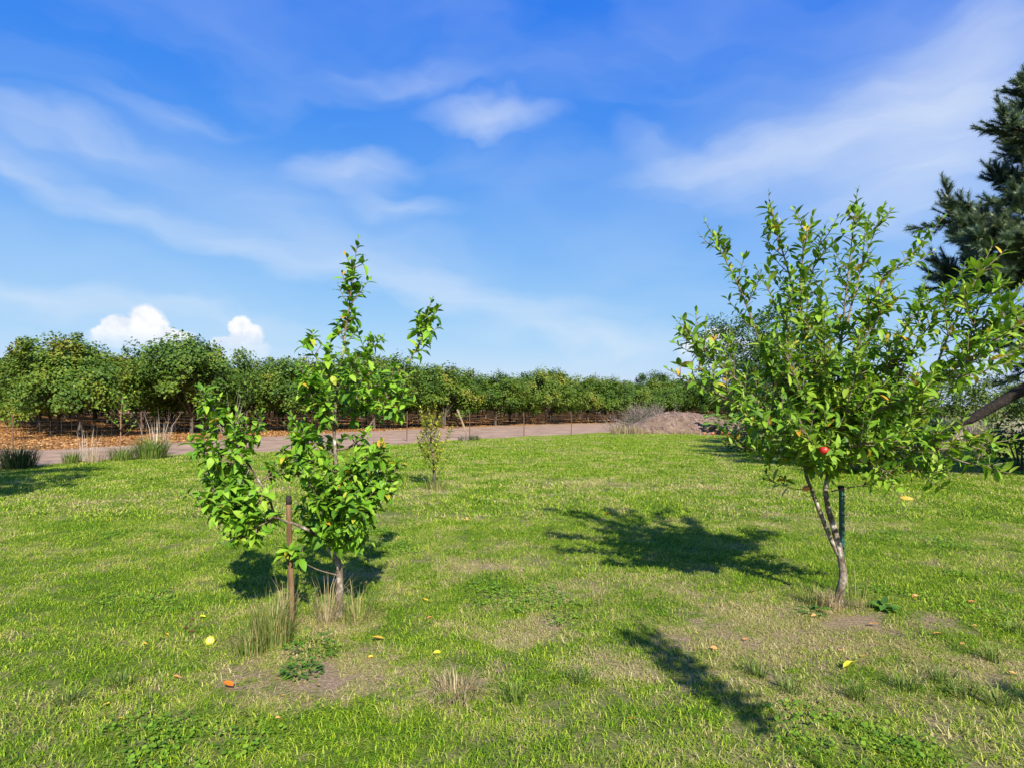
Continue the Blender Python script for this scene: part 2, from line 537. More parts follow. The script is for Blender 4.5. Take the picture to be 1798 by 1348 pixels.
M['stake_top'] = rough_mat('stake_top', [(.3, (.015, .013, .012)), (.7, (.04, .035, .03))], 20)
M['post_paint'] = rough_mat('green_paint', [(.3, (.014, .062, .050)), (.7, (.030, .110, .088))], 18, rough=.45, bump=.1, spec=.5)
M['rust'] = rough_mat('rusty_steel', [(.3, (.07, .038, .022)), (.6, (.14, .085, .055)), (.8, (.22, .15, .11))], 20, rough=.8, bump=.2)
M['wire'] = rough_mat('fence_wire', [(.3, (.16, .12, .10)), (.7, (.32, .27, .23))], 20, rough=.6, spec=.5)
M['old_wood'] = rough_mat('grey_wood', [(.3, (.16, .11, .07)), (.7, (.34, .26, .18))], 9, stretch=(1, 1, .2))
M['hazel'] = leaf_mat('hazel_leaf', [(0, (.028, .066, .007)), (.35, (.058, .120, .010)), (.65, (.105, .172, .015)), (.9, (.185, .215, .022)), (1, (.25, .21, .03))], .16, .3, .5, pos_scale=.6, isl=.45)
M['apple_l'] = leaf_mat('apple_leaf_broad', [(0, (.060, .150, .014)), (.35, (.120, .270, .016)), (.75, (.200, .370, .024)), (.972, (.27, .41, .04)), (.985, (.46, .35, .03)), (1, (.50, .26, .03))], .27, .25, .55)
M['apple_r'] = leaf_mat('apple_leaf_narrow', [(0, (.065, .145, .018)), (.35, (.140, .275, .018)), (.75, (.225, .360, .028)), (.965, (.28, .37, .05)), (.98, (.44, .34, .03)), (1, (.50, .25, .03))], .27, .28, .52)
M['yellow'] = leaf_mat('yellow_leaf', [(0, (.10, .18, .02)), (.3, (.22, .29, .03)), (.6, (.42, .42, .035)), (1, (.58, .48, .05))], .4, .3, .5)
M['dull'] = leaf_mat('shrub_leaf', [(0, (.028, .066, .010)), (.5, (.075, .130, .018)), (.85, (.13, .175, .026)), (1, (.20, .19, .05))], .25, .3, .5, pos_scale=.5)
M['dark'] = leaf_mat('dark_evergreen_leaf', [(0, (.018, .050, .012)), (.5, (.050, .100, .018)), (1, (.10, .155, .03))], .2, .3, .5)
M['pine'] = leaf_mat('pine_needle', [(0, (.024, .054, .034)), (.4, (.052, .098, .046)), (.75, (.095, .140, .052)), (1, (.15, .17, .065))], .15, .35, .45, pos_scale=.9)
M['conifer'] = leaf_mat('far_conifer_needle', [(0, (.03, .06, .045)), (1, (.06, .10, .075))], .1, .2, .6)
M['tallgrass'] = leaf_mat('tall_grass_blade', [(0, (.07, .12, .02)), (.4, (.13, .19, .035)), (.7, (.26, .25, .08)), (1, (.45, .36, .17))], .3, .2, .55)
M['greengrass'] = leaf_mat('tuft_blade', [(0, (.05, .10, .015)), (.6, (.12, .19, .03)), (1, (.24, .26, .07))], .3, .2, .55)
M['darkgrass'] = leaf_mat('dark_tuft_blade', [(0, (.03, .055, .016)), (.7, (.07, .10, .03)), (1, (.14, .15, .06))], .25, .2, .55)
M['straw'] = leaf_mat('dead_grass_blade', [(0, (.17, .13, .07)), (.5, (.32, .25, .14)), (1, (.48, .39, .24))], .25, .2, .6)
M['paleStalk'] = leaf_mat('pale_stalk', [(0, (.30, .24, .19)), (1, (.55, .47, .38))], .1, .2, .7)
M['brushwood'] = leaf_mat('dead_twig', [(0, (.09, .07, .06)), (.5, (.19, .155, .13)), (1, (.34, .28, .23))], .02, .2, .8)
M['redtwig'] = leaf_mat('reddish_twig', [(0, (.18, .09, .06)), (1, (.34, .20, .14))], .02, .2, .8)
M['clover'] = leaf_mat('clover_leaf', [(0, (.08, .17, .015)), (.6, (.15, .28, .022)), (1, (.22, .35, .03))], .3, .2, .6)
M['weed'] = leaf_mat('weed_leaf', [(0, (.045, .120, .014)), (.6, (.095, .210, .020)), (1, (.16, .29, .03))], .3, .35, .5)


def fruit_mat(name, a, b, rough=.3):
    m = rough_mat(name, [(.35, a), (.6, b)], 9, 4, rough=rough, bump=.05, spec=.5)
    return m


M['red_apple'] = fruit_mat('red_apple_skin', (.36, .006, .010), (.46, .030, .020), .35)
M['orange_apple'] = fruit_mat('orange_apple_skin', (.62, .13, .02), (.68, .26, .05), .35)
M['yellow_apple'] = fruit_mat('yellow_apple_skin', (.62, .55, .04), (.70, .64, .10), .4)
for nm, st in {'fall_orange': [(0, (.62, .15, .015)), (1, (.70, .24, .03))], 'fall_tan': [(0, (.50, .22, .07)), (1, (.66, .34, .12))],
               'fall_yellow': [(0, (.66, .56, .03)), (1, (.74, .66, .06))], 'fall_brown': [(0, (.08, .035, .02)), (1, (.20, .075, .035))],
               'fall_amber': [(0, (.66, .38, .03)), (1, (.74, .48, .06))]}.items():
    M[nm] = leaf_mat(nm, st, .25, .3, .5)


# ------------------------------------------------------------------ ground sheets
def sheet(name, poly, z, mat):
    o = mesh_obj(name, [(x, y, z) for x, y in poly], [tuple(range(len(poly)))], mat)
    return tag(o, kind='structure')


sheet('ground', [(-3000, -200), (3000, -200), (3000, 4000), (-3000, 4000)], -0.016, M['field'])
lawn_edge = [(-60, 855), (0, 822), (100, 815), (210, 806), (300, 800), (480, 794), (700, 781), (830, 772), (1000, 763), (1085, 759), (1200, 763), (1290, 767)]
LE = [(g.x, g.y) for g in (G(*p) for p in lawn_edge)]
track_far = [(-60, 792), (0, 790), (110, 788), (250, 780), (400, 769), (600, 758), (820, 748), (1000, 742.5), (1100, 740.5)]
TE = [(g.x, g.y) for g in (G(*p) for p in track_far)]
# orchard floor runs under the track's far verge; the track sheet lies above it
sheet('orchard_floor', [(-400, 10), (-40, 10)] + [(x, y - 1.5) for x, y in TE] + [(17, 66), (90, 135), (120, 500), (-400, 500)], -0.012, M['litter'])
sheet('dirt_track', [(-60, 3.0), (-22, 9.0)] + [(x, y - 1.0) for x, y in LE[1:-1]] + [(9.5, 37.5), (14.5, 60)] +
      [(x + .25 * math.sin(x * 3.1), y + .5 * math.sin(x * 2.3)) for x, y in reversed(TE)] + [(-60, 12.0)], -0.008, M['track'])


def in_poly(x, y, poly):
    c = False
    j = len(poly) - 1
    for i in range(len(poly)):
        xi, yi = poly[i]; xj, yj = poly[j]
        if (yi > y) != (yj > y) and x < (xj - xi) * (y - yi) / (yj - yi + 1e-12) + xi:
            c = not c
        j = i
    return c


LAWN = [(-30, -6), (60, -6), (60, 22), (30, 30), (16, 33)] + list(reversed(LE)) + [(-30, 7.5)]
_lw = []
for i in range(len(LAWN)):                       # a ragged edge
    a, b = Vector(LAWN[i]), Vector(LAWN[(i + 1) % len(LAWN)])
    n = max(1, int((b - a).length / .3)) if 5 < (a + b).y / 2 < 45 and abs((a + b).x / 2) < 22 else 1
    for k in range(n):
        p = a.lerp(b, k / n)
        if n > 1:
            p = p + Vector((random.uniform(-.05, .05), random.uniform(-.12, .12)))
        _lw.append((p.x, p.y))
LAWN = _lw
sheet('lawn', LAWN, 0.0, M['lawn'])


# ------------------------------------------------------------------ grass (uncountable: one object)
def make_patch(nb, rad, h0, h1, w, seed, lean01=(.5, 2.4)):
    r = np.random.default_rng(seed)
    mb = MB()
    for i in range(nb):
        a = r.uniform(0, 2 * math.pi); q = rad * math.sqrt(r.uniform())
        x, y = q * math.cos(a), q * math.sin(a)
        h = r.uniform(h0, h1) * r.choice([.5, .8, 1, 1.2])
        t = r.uniform(0, 2 * math.pi)
        lean = r.uniform(*lean01) * h
        lx, ly = math.cos(t) * lean, math.sin(t) * lean
        f = t + math.pi / 2 + r.uniform(-.6, .6)
        ww = w * r.uniform(.6, 1.3)
        sx, sy = math.cos(f) * ww / 2, math.sin(f) * ww / 2
        mb.add([(x - sx, y - sy, -.004), (x + sx, y + sy, -.004),
                (x + lx * .4 + sx * .85, y + ly * .4 + sy * .85, h * .62), (x + lx * .4 - sx * .85, y + ly * .4 - sy * .85, h * .62),
                (x + lx, y + ly, h * max(.35, .98 - .24 * lean / h))], [(0, 1, 2, 3), (3, 2, 4)])
    me = bpy.data.meshes.new('grass_patch')
    me.from_pydata(np.concatenate(mb.v).tolist(), [], mb.f)
    me.materials.append(M['blade'])
    return me


def instance_stuff(name, pts, rots, scls, idx, meshes, kind='stuff', label=None, cat=None):
    coll = bpy.data.collections.new(name + '_patches')
    for i, me in enumerate(meshes):
        o = bpy.data.objects.new('%s_patch_%02d' % (name, i), me)
        coll.objects.link(o)
    me = bpy.data.meshes.new(name)
    me.from_pydata(pts.tolist(), [], [])
    for nm, typ, dat in (('rz', 'FLOAT', rots), ('sc', 'FLOAT', scls), ('ix', 'INT', idx)):
        at = me.attributes.new(nm, typ, 'POINT')
        at.data.foreach_set('value', np.asarray(dat))
    ob = bpy.data.objects.new(name, me)
    COL.objects.link(ob)
    gt = bpy.data.node_groups.new(name + '_scatter', 'GeometryNodeTree')
    gt.interface.new_socket('Geometry', in_out='INPUT', socket_type='NodeSocketGeometry')
    gt.interface.new_socket('Geometry', in_out='OUTPUT', socket_type='NodeSocketGeometry')
    N, L = gt.nodes.new, gt.links.new
    gi, go = N('NodeGroupInput'), N('NodeGroupOutput')
    iop = N('GeometryNodeInstanceOnPoints')
    ci = N('GeometryNodeCollectionInfo'); ci.inputs['Collection'].default_value = coll
    ci.inputs['Separate Children'].default_value = True; ci.inputs['Reset Children'].default_value = True

    def attr(nm, t):
        n = N('GeometryNodeInputNamedAttribute'); n.data_type = t; n.inputs['Name'].default_value = nm
        return n.outputs['Attribute']
    L(gi.outputs[0], iop.inputs['Points']); L(ci.outputs[0], iop.inputs['Instance'])
    iop.inputs['Pick Instance'].default_value = True
    L(attr('ix', 'INT'), iop.inputs['Instance Index'])
    cx = N('ShaderNodeCombineXYZ'); L(attr('rz', 'FLOAT'), cx.inputs[2]); L(cx.outputs[0], iop.inputs['Rotation'])
    L(attr('sc', 'FLOAT'), iop.inputs['Scale'])
    L(iop.outputs[0], go.inputs[0])
    md = ob.modifiers.new('scatter', 'NODES'); md.node_group = gt
    return tag(ob, label, cat, kind=kind)


def wear_at(x, y, lst):
    w = 0
    for (a, b, rx, ry, s) in lst:
        q = math.hypot((x - a) / (rx * 1.5), (y - b) / (ry * 1.5))
        w = max(w, s * max(0, 1 - q))
    return w


def build_grass():
    meshes = [make_patch(190, .17, .020, .052, .0046, 100 + i) for i in range(5)]      # near, fine
    meshes += [make_patch(140, .17, .018, .046, .0060, 120 + i) for i in range(3)]
    meshes += [make_patch(170, .33, .025, .060, .011, 140 + i) for i in range(3)]      # far, coarse
    NG = len(meshes)
    meshes += [make_patch(150, .17, .008, .016, .0040, 160 + i, (4, 9)) for i in range(2)]   # dead thatch lying flat
    for i in range(2):                                                                      # clover
        r = np.random.default_rng(180 + i); mb = MB()
        for k in range(90):
            a, q = r.uniform(0, 6.28), .15 * math.sqrt(r.uniform())
            c = np.array((q * math.cos(a), q * math.sin(a), r.uniform(.015, .045)))
            n_ = np.array((r.normal() * .35, r.normal() * .35, 1.0)); n_ /= np.linalg.norm(n_)
            t_ = np.cross(n_, (1, .3, 0)); t_ /= np.linalg.norm(t_); b_ = np.cross(n_, t_)
            w_ = r.uniform(.006, .012)
            mb.add([c + w_ * (math.cos(g) * t_ + math.sin(g) * b_) for g in (0, 1.05, 2.1, 3.14, 4.2, 5.25)], [(0, 1, 2, 3, 4, 5)])
        me = bpy.data.meshes.new('clover_patch'); me.from_pydata(np.concatenate(mb.v).tolist(), [], mb.f); me.materials.append(M['clover']); meshes.append(me)
    pts, rz, sc, ix = [], [], [], []
    # bands of distance, density falls away with distance
    for (d0, d1, dens, lo, hi, s0, s1) in ((1.6, 9, 38, 0, 8, .55, 1.0), (9, 18, 17, 5, 11, .75, 1.15), (18, 42, 8, 8, 11, .9, 1.3)):
        step = 1 / math.sqrt(dens)
        ny = int((d1 - d0) / step)
        for j in range(ny):
            y = d0 + (j + .5) * step
            half = y * .83 + .8
            nx = int(2 * half / step)
            for i in range(nx):
                x = -half + (i + .5) * step + random.uniform(-.5, .5) * step
                yy = y + random.uniform(-.5, .5) * step
                if d0 > 5 and not in_poly(x, yy + random.uniform(-.6, .25), LAWN):
                    continue
                dr = wear_at(x, yy, DRY); br = wear_at(x, yy, BARE)
                if random.random() < br * 1.0:
                    continue
                s = random.uniform(s0, s1)
                if dr > .25:
                    s *= random.uniform(.55, 1.0)
                if random.random() < .04:
                    s *= 1.45
                pts.append((x, yy, 0)); rz.append(random.uniform(0, 6.28)); sc.append(s)
                ix.append(random.randrange(lo, hi))
                if yy < 9 and random.random() < .12 + dr * 1.6 + br:
                    pts.append((x + random.uniform(-.1, .1), yy + random.uniform(-.1, .1), .002)); rz.append(random.uniform(0, 6.28)); sc.append(random.uniform(.7, 1.2)); ix.append(NG + random.randrange(2))
                cv = math.sin(x * 1.9 + 1.3) * math.sin(yy * 1.4 + .7) + .6 * math.sin(x * 4.1 + yy * 2.7) + random.uniform(-.3, .3)
                if yy < 11 and cv > .95 and random.random() < .4:
                    pts.append((x, yy, 0)); rz.append(random.uniform(0, 6.28)); sc.append(random.uniform(.8, 1.2)); ix.append(NG + 2 + random.randrange(2))
    print('grass patches', len(pts))
    instance_stuff('lawn_grass', np.array(pts), rz, sc, ix, meshes, label='short mown green and straw coloured grass of the lawn', cat='grass')


build_grass()


# ------------------------------------------------------------------ leaves
def leaf_geo(Ln, W, fold=.25, droop=.25, wave=0.0, shape=.9, st=(.22, .5, .78)):
    """Leaf blade along +X, face up; 11 vertices."""
    v = [(0, 0, 0)]
    for t in st:
        w = W * math.sin(math.pi * t ** shape) ** .8 / 2
        z = -droop * Ln * t * t
        x = Ln * t
        wv = wave * random.uniform(-1, 1) * W
        v += [(x, -w, z + fold * w + wv), (x, 0, z), (x, w, z + fold * w - wv)]
    v.append((Ln * .995, random.uniform(-.1, .1) * W, -droop * Ln * 1.05))
    f = [(0, 1, 2), (0, 2, 3)]
    for k in range(len(st) - 1):
        a = 1 + 3 * k
        f += [(a, a + 3, a + 4, a + 1), (a + 1, a + 4, a + 5, a + 2)]
    a = 1 + 3 * (len(st) - 1)
    e = len(v) - 1
    f += [(a, e, a + 1), (a + 1, e, a + 2)]
    return np.array(v), f


def frame(dirv, up):
    x = dirv.normalized()
    z = up - x * up.dot(x)
    if z.length < 1e-4:
        z = Vector((0, 1, 0)) - x * x.y
    z.normalize()
    y = z.cross(x)
    return Matrix((x, y, z)).transposed()


def rand_unit():
    v = Vector((random.gauss(0, 1), random.gauss(0, 1), random.gauss(0, 1)))
    return v.normalized()


class AppleTree:
    def __init__(self, name, base, label, leaf_l, leaf_w, lmat, group=None, droop=.3):
        self.root = empty(name, base, label, 'tree', group)
        self.base = Vector(base)
        self.leaves = []
        self.ll, self.lw, self.lm, self.droop = leaf_l, leaf_w, lmat, droop

    def wood(self, name, pts, r0, r1, sides=8, mat='bark', wob=.05, flare=0, per=6):
        mb = MB()
        c = catmull(pts, per)
        tube(mb, c, r0, r1, sides, wob, flare=flare)
        return mb.obj(name, M[mat], self.root, True, self.base), c

    def leaf(self, p, d, up, s=1.0):
        self.leaves.append([Vector(p), frame(d, up), s * random.uniform(.55, 1.22), None])

    def shoot(self, mb, pts, r0, r1, start=.3, gap=.036, leaf=1.0, tipbias=True, sides=5, outang=.9):
        """Leafy shoot along pts: tube and alternate leaves."""
        c = catmull(pts, 6)
        tube(mb, c, r0, r1, sides, .04)
        seg = [(c[i + 1] - c[i]).length for i in range(len(c) - 1)]
        tot = sum(seg); s = tot * start; ph = random.uniform(0, 6.28)
        while s < tot:
            acc = 0
            for i, l in enumerate(seg):
                if acc + l >= s or i == len(seg) - 1:
                    p = c[i].lerp(c[i + 1], min(1, (s - acc) / max(l, 1e-6)))
                    t = (c[i + 1] - c[i]).normalized()
                    break
                acc += l
            ph += 2.4 + random.uniform(-.4, .4)
            side = t.cross(Vector((.2, .3, .9))).normalized()
            side2 = side.cross(t)
            o = side * math.cos(ph) + side2 * math.sin(ph)
            f = s / tot
            k = outang if f < .85 else .6
            d = (t * (1 - k * .55) + o * k + Vector((0, 0, .10 + .25 * f))).normalized()
            up = (Vector((0, 0, 1)) * .8 + t * .5 + rand_unit() * .45)
            sz = leaf * (1.0 if f < .8 else 1.0 - .55 * (f - .8) / .2)
            self.leaf(p, d, up, sz)
            s += gap * random.uniform(.7, 1.35)
        self.leaf(c[-1], (c[-1] - c[-2]).normalized() + rand_unit() * .2, rand_unit(), leaf * .5)
        return c

    def spur(self, mb, p, d, n=5, leaf=1.0):
        q = p + d * random.uniform(.03, .09)
        tube(mb, [p, p.lerp(q, .5), q], .0045, .003, 4)
        ph = random.uniform(0, 6.28)
        for k in range(n):
            ph += 2.4
            s1 = d.cross(Vector((.1, .2, .95))).normalized(); s2 = s1.cross(d)
            o = s1 * math.cos(ph) + s2 * math.sin(ph)
            self.leaf(q, d * .35 + o + Vector((0, 0, .15)), Vector((0, 0, 1)) + rand_unit() * .5, leaf)

    def limb(self, pts, r0, r1, start=.3, twigs=6, tl=(.15, .4), spurs=8, gap=.036, name='branch', leaf=1.0, upb=.5, tipfree=.88, sgap=None):
        mb = MB()
        first = len(self.leaves)
        c = self.shoot(mb, pts, r0, r1, start, gap, leaf, sides=6)
        n = len(c)
        for k in range(twigs):
            f = random.uniform(max(.12, start - .2), tipfree)
            i = min(n - 2, int(f * (n - 1)))
            t = (c[i + 1] - c[i]).normalized()
            o = rand_unit(); o = (o - t * o.dot(t)).normalized()
            d = (t * .55 + o * .8 + Vector((0, 0, upb))).normalized()
            ln = random.uniform(*tl) * (1.15 - .5 * f)
            a = c[i]; b = a + d * ln * .5 + rand_unit() * ln * .06
            e = b + (d + Vector((0, 0, .3))).normalized() * ln * .5
            self.shoot(mb, [a, b, e], .0048, .0018, .18, sgap or gap, leaf)
        for k in range(spurs):
            f = random.uniform(max(.1, start - .25), .9)
            i = min(n - 2, int(f * (n - 1)))
            t = (c[i + 1] - c[i]).normalized()
            o = rand_unit(); o = (o - t * o.dot(t)).normalized()
            self.spur(mb, c[i], (o + t * .3 + Vector((0, 0, .3))).normalized(), random.randint(3, 6), leaf)
        o = mb.obj(name, M['twig'], self.root, True, self.base)
        for q in self.leaves[first:]:
            q[3] = o
        return o

    def finish(self, singles=290, variants=7):
        metas = []
        for k in range(variants):
            v, f = leaf_geo(self.ll, self.lw * random.uniform(.85, 1.15), random.uniform(.1, .5), self.droop * random.uniform(.4, 1.5), .06)
            metas.append((v, f))
        cams = Vector((0, 0, CAMH))
        order = sorted(self.leaves, key=lambda q: (q[0] - cams).length - q[2] * .5)
        meshes = []
        for k, (v, f) in enumerate(metas):
            me = bpy.data.meshes.new('leaf')
            me.from_pydata(v.tolist(), [], f)
            me.materials.append(self.lm)
            me.polygons.foreach_set('use_smooth', [True] * len(me.polygons))
            meshes.append(me)
        # the nearest leaves singly, the rest as one mass
        for (p, m, s, ow) in order[:singles]:
            o = bpy.data.objects.new('leaf', random.choice(meshes))
            COL.objects.link(o)
            o.parent = ow or self.root
            o.matrix_basis = Matrix.Translation(p - self.base) @ m.to_4x4() @ Matrix.Scale(s, 4)
        mb = MB()
        for (p, m, s, ow) in order[singles:]:
            v, f = random.choice(metas)
            mb.add((v * s) @ np.array(m).T + np.array(p - self.base), f)
        if mb.n:
            o = mb.obj('foliage', self.lm, self.root, True)
            o['kind'] = 'stuff'
        print(self.root.name, 'leaves', len(self.leaves))


def right_apple():
    D = G(1472, 1060).y
    q = lambda px, py, o=0.0: P(px, py, D + o)
    T = AppleTree('apple_tree', (q(1472, 1060).x, D, 0), 'young apple tree with wide bushy crown of narrow leaves beside green steel post', .098, .038, M['apple_r'], droop=.32)
    T.wood('trunk', [q(1467, 1075), q(1476, 1037), q(1480, 1003), q(1472, 957), q(1464, 925), q(1454, 892), q(1450, 856, -.02), q(1458, 820, -.05), q(1466, 775, -.06), q(1470, 720, -.06)], .032, .013, 10, flare=.8)
    T.wood('stem', [q(1474, 975), q(1463, 955, .01), q(1446, 914), q(1432, 878), q(1417, 838, .04), q(1411, 808, .1), q(1400, 770, .15)], .0205, .011, 8)
    S = (1452, 845, -.02)
    lim = [
        # points (px, py, depth offset), r0, start, twigs, spurs
        ([(1403, 780, .14), (1360, 680, .2), (1331, 592, .3), (1300, 510, .35), (1265, 440, .36), (1238, 388, .36)], .013, .42, 10, 10),
        ([(1440, 810, -.1), (1360, 745, -.35), (1280, 700, -.5), (1220, 674, -.6), (1170, 647, -.62)], .011, .3, 8, 8),
        ([(1410, 800, .1), (1340, 715, -.1), (1280, 655, -.2), (1228, 610, -.25), (1187, 562, -.25)], .011, .3, 10, 10),
        ([(1455, 800, -.04), (1440, 700, .1), (1415, 590, .1), (1385, 480, .1), (1362, 400, .1), (1349, 340, .1)], .013, .35, 12, 12),
        ([(1420, 610, .1), (1405, 520, .0), (1412, 440, -.1), (1430, 372, -.1)], .008, .15, 4, 4),
        ([(1415, 600, .1), (1420, 510, .3), (1436, 440, .4), (1450, 394, .4)], .008, .2, 4, 4),
        ([(1462, 780, -.06), (1472, 660, -.05), (1483, 540, -.05), (1494, 440, -.05), (1506, 329, -.05)], .013, .32, 14, 12),
        ([(1484, 580, -.05), (1510, 480, .1), (1535, 410, .15), (1552, 364, .15)], .009, .2, 5, 4),
        ([(1470, 730, -.06), (1510, 600, .2), (1545, 505, .35), (1580, 466, .4), (1620, 425, .4), (1656, 383, .4)], .011, .35, 8, 8),
        ([(1454, 840, -.04), (1520, 740, -.2), (1590, 690, -.35), (1650, 650, -.45), (1700, 610, -.5), (1750, 560, -.55), (1800, 492, -.6)], .017, .3, 14, 12),
        ([(1455, 838, -.04), (1520, 800, -.3), (1580, 785, -.5), (1650, 788, -.65), (1710, 781, -.7), (1790, 770, -.75)], .013, .25, 12, 12),
        ([(1640, 788, -.6), (1690, 810, -.7), (1730, 816, -.7), (1765, 812, -.7)], .006, .2, 3, 3),
        ([(1460, 862, .05), (1510, 852, .12), (1550, 845, .12), (1595, 828, .12)], .006, .45, 3, 2),
        ([(1421, 858, .05), (1395, 858, -.05), (1370, 850, -.1), (1345, 842, -.12)], .004, .55, 1, 1),
        ([(1640, 655, -.42), (1665, 590, -.5), (1700, 520, -.5), (1742, 432, -.5)], .009, .15, 6, 5),
        ([(1440, 720, .05), (1400, 610, -.2), (1360, 530, -.25), (1328, 470, -.25)], .009, .3, 6, 6),
        ([(1420, 815, .0), (1370, 800, -.2), (1320, 790, -.3), (1274, 775, -.3)], .008, .3, 6, 6),
        ([(1705, 606, -.5), (1740, 600, -.7), (1775, 575, -.75), (1800, 555, -.8)], .006, .1, 4, 4),
        ([(1560, 705, -.3), (1600, 620, -.4), (1640, 560, -.4), (1690, 480, -.35)], .009, .2, 8, 7),
        ([(1510, 760, -.2), (1560, 640, .1), (1600, 560, .3), (1625, 500, .35)], .009, .25, 8, 8),
        ([(1600, 690, -.35), (1650, 665, -.55), (1690, 640, -.7), (1730, 620, -.75)], .008, .15, 6, 5),
        ([(1650, 650, -.45), (1700, 660, -.2), (1750, 640, -.05), (1795, 600, 0)], .008, .3, 4, 4),
        ([(1560, 785, -.45), (1600, 820, -.5), (1640, 830, -.55)], .006, .2, 4, 4),
        ([(1500, 810, -.2), (1540, 820, -.5), (1570, 835, -.6)], .006, .2, 5, 5),
        ([(1700, 610, -.5), (1720, 540, -.6), (1760, 490, -.65)], .006, .15, 4, 4),
        # the full middle of the crown, towards and away from the path
        ([(1456, 820, -.05), (1430, 740, -.4), (1400, 670, -.6), (1370, 600, -.65)], .010, .2, 10, 12),
        ([(1456, 820, -.05), (1480, 740, -.5), (1500, 660, -.7), (1510, 590, -.75)], .010, .2, 12, 12),
        ([(1460, 800, -.05), (1530, 730, -.55), (1590, 700, -.8), (1640, 700, -.9)], .010, .2, 12, 12),
        ([(1412, 800, .1), (1370, 740, .5), (1330, 690, .7), (1300, 640, .75)], .010, .2, 10, 10),
        ([(1460, 790, -.02), (1490, 720, .5), (1520, 650, .7), (1540, 580, .75)], .010, .2, 12, 12),
        ([(1450, 830, 0), (1400, 770, -.5), (1340, 750, -.7), (1300, 730, -.75)], .009, .25, 10, 10),
        ([(1452, 840, 0), (1470, 800, -.5), (1510, 780, -.75), (1560, 770, -.8)], .009, .25, 10, 12),
        ([(1452, 835, 0), (1440, 800, -.5), (1420, 770, -.75), (1395, 720, -.8)], .009, .25, 10, 12),
        ([(1462, 800, 0), (1520, 770, .5), (1590, 740, .75), (1640, 720, .8)], .009, .25, 10, 10),
        ([(1470, 700, -.05), (1450, 620, -.3), (1440, 550, -.35), (1450, 480, -.3)], .009, .2, 8, 8),
        ([(1470, 700, -.05), (1500, 620, -.3), (1540, 560, -.4), (1560, 500, -.4)], .009, .2, 8, 8),
    ]
    # many short laterals fill the crown's middle
    for k in range(20):
        a = k * 2.4; f = math.sqrt((k + .5) / 20)
        tx, ty, to = 1470 + 215 * f * math.cos(a), 690 + 120 * f * math.sin(a * 1.7), .85 * math.sin(a) * f
        lim.append(([(1458, 800, -.04), (1458 + (tx - 1458) * .4, 800 + (ty - 800) * .5, to * .35), (1458 + (tx - 1458) * .75, 800 + (ty - 800) * .8, to * .75), (tx, ty - 25, to)], .007, .35, 8, 9))
    for pts, r0, st, tw, sp in lim:
        T.limb([q(*p) for p in pts], r0, .002, st, int(tw * 1.5), (.14, .38), int(sp * 1.5), .0235)
    T.finish()
    # fruit hanging in it
    apple(q(1447, 790, -.74), .034, 'red_apple', 'red apple hanging in the bushy apple tree')
    apple(q(1415, 857, -.03), .027, 'orange_apple', 'small orange apple hanging low on the bushy apple tree stem')


def apple(p, r, mat, label, stalk=True, name='apple', tilt=None, group=None):
    root = empty(name, p, label, 'apple', group)
    vs, fs = [], []
    nu, nv = 14, 9
    for j in range(nv + 1):
        th = math.pi * j / nv
        rad = r * math.sin(th) * (1 + .08 * math.cos(th))
        z = r * (.92 * math.cos(th)) - (r * .26 * math.exp(-(th / .42) ** 2)) + (r * .15 * math.exp(-((math.pi - th) / .35) ** 2))
        for k in range(nu):
            a = 2 * math.pi * k / nu
            rr = rad * (1 + .025 * math.cos(5 * a) * (1 - math.cos(th)) / 2)
            vs.append((rr * math.cos(a), rr * math.sin(a), z))
    for j in range(nv):
        for k in range(nu):
            k2 = (k + 1) % nu
            fs.append((j * nu + k, (j + 1) * nu + k, (j + 1) * nu + k2, j * nu + k2))
    mesh_obj('flesh', vs, fs, M[mat], root, True)
    if stalk:
        mb = MB(); tube(mb, [Vector((0, 0, r * .6)), Vector((r * .1, 0, r * 1.0)), Vector((r * .25, 0, r * 1.6))], r * .06, r * .05, 5)
        mb.obj('stalk', M['twig'], root, True)
    if tilt:
        root.rotation_euler = tilt
    return root


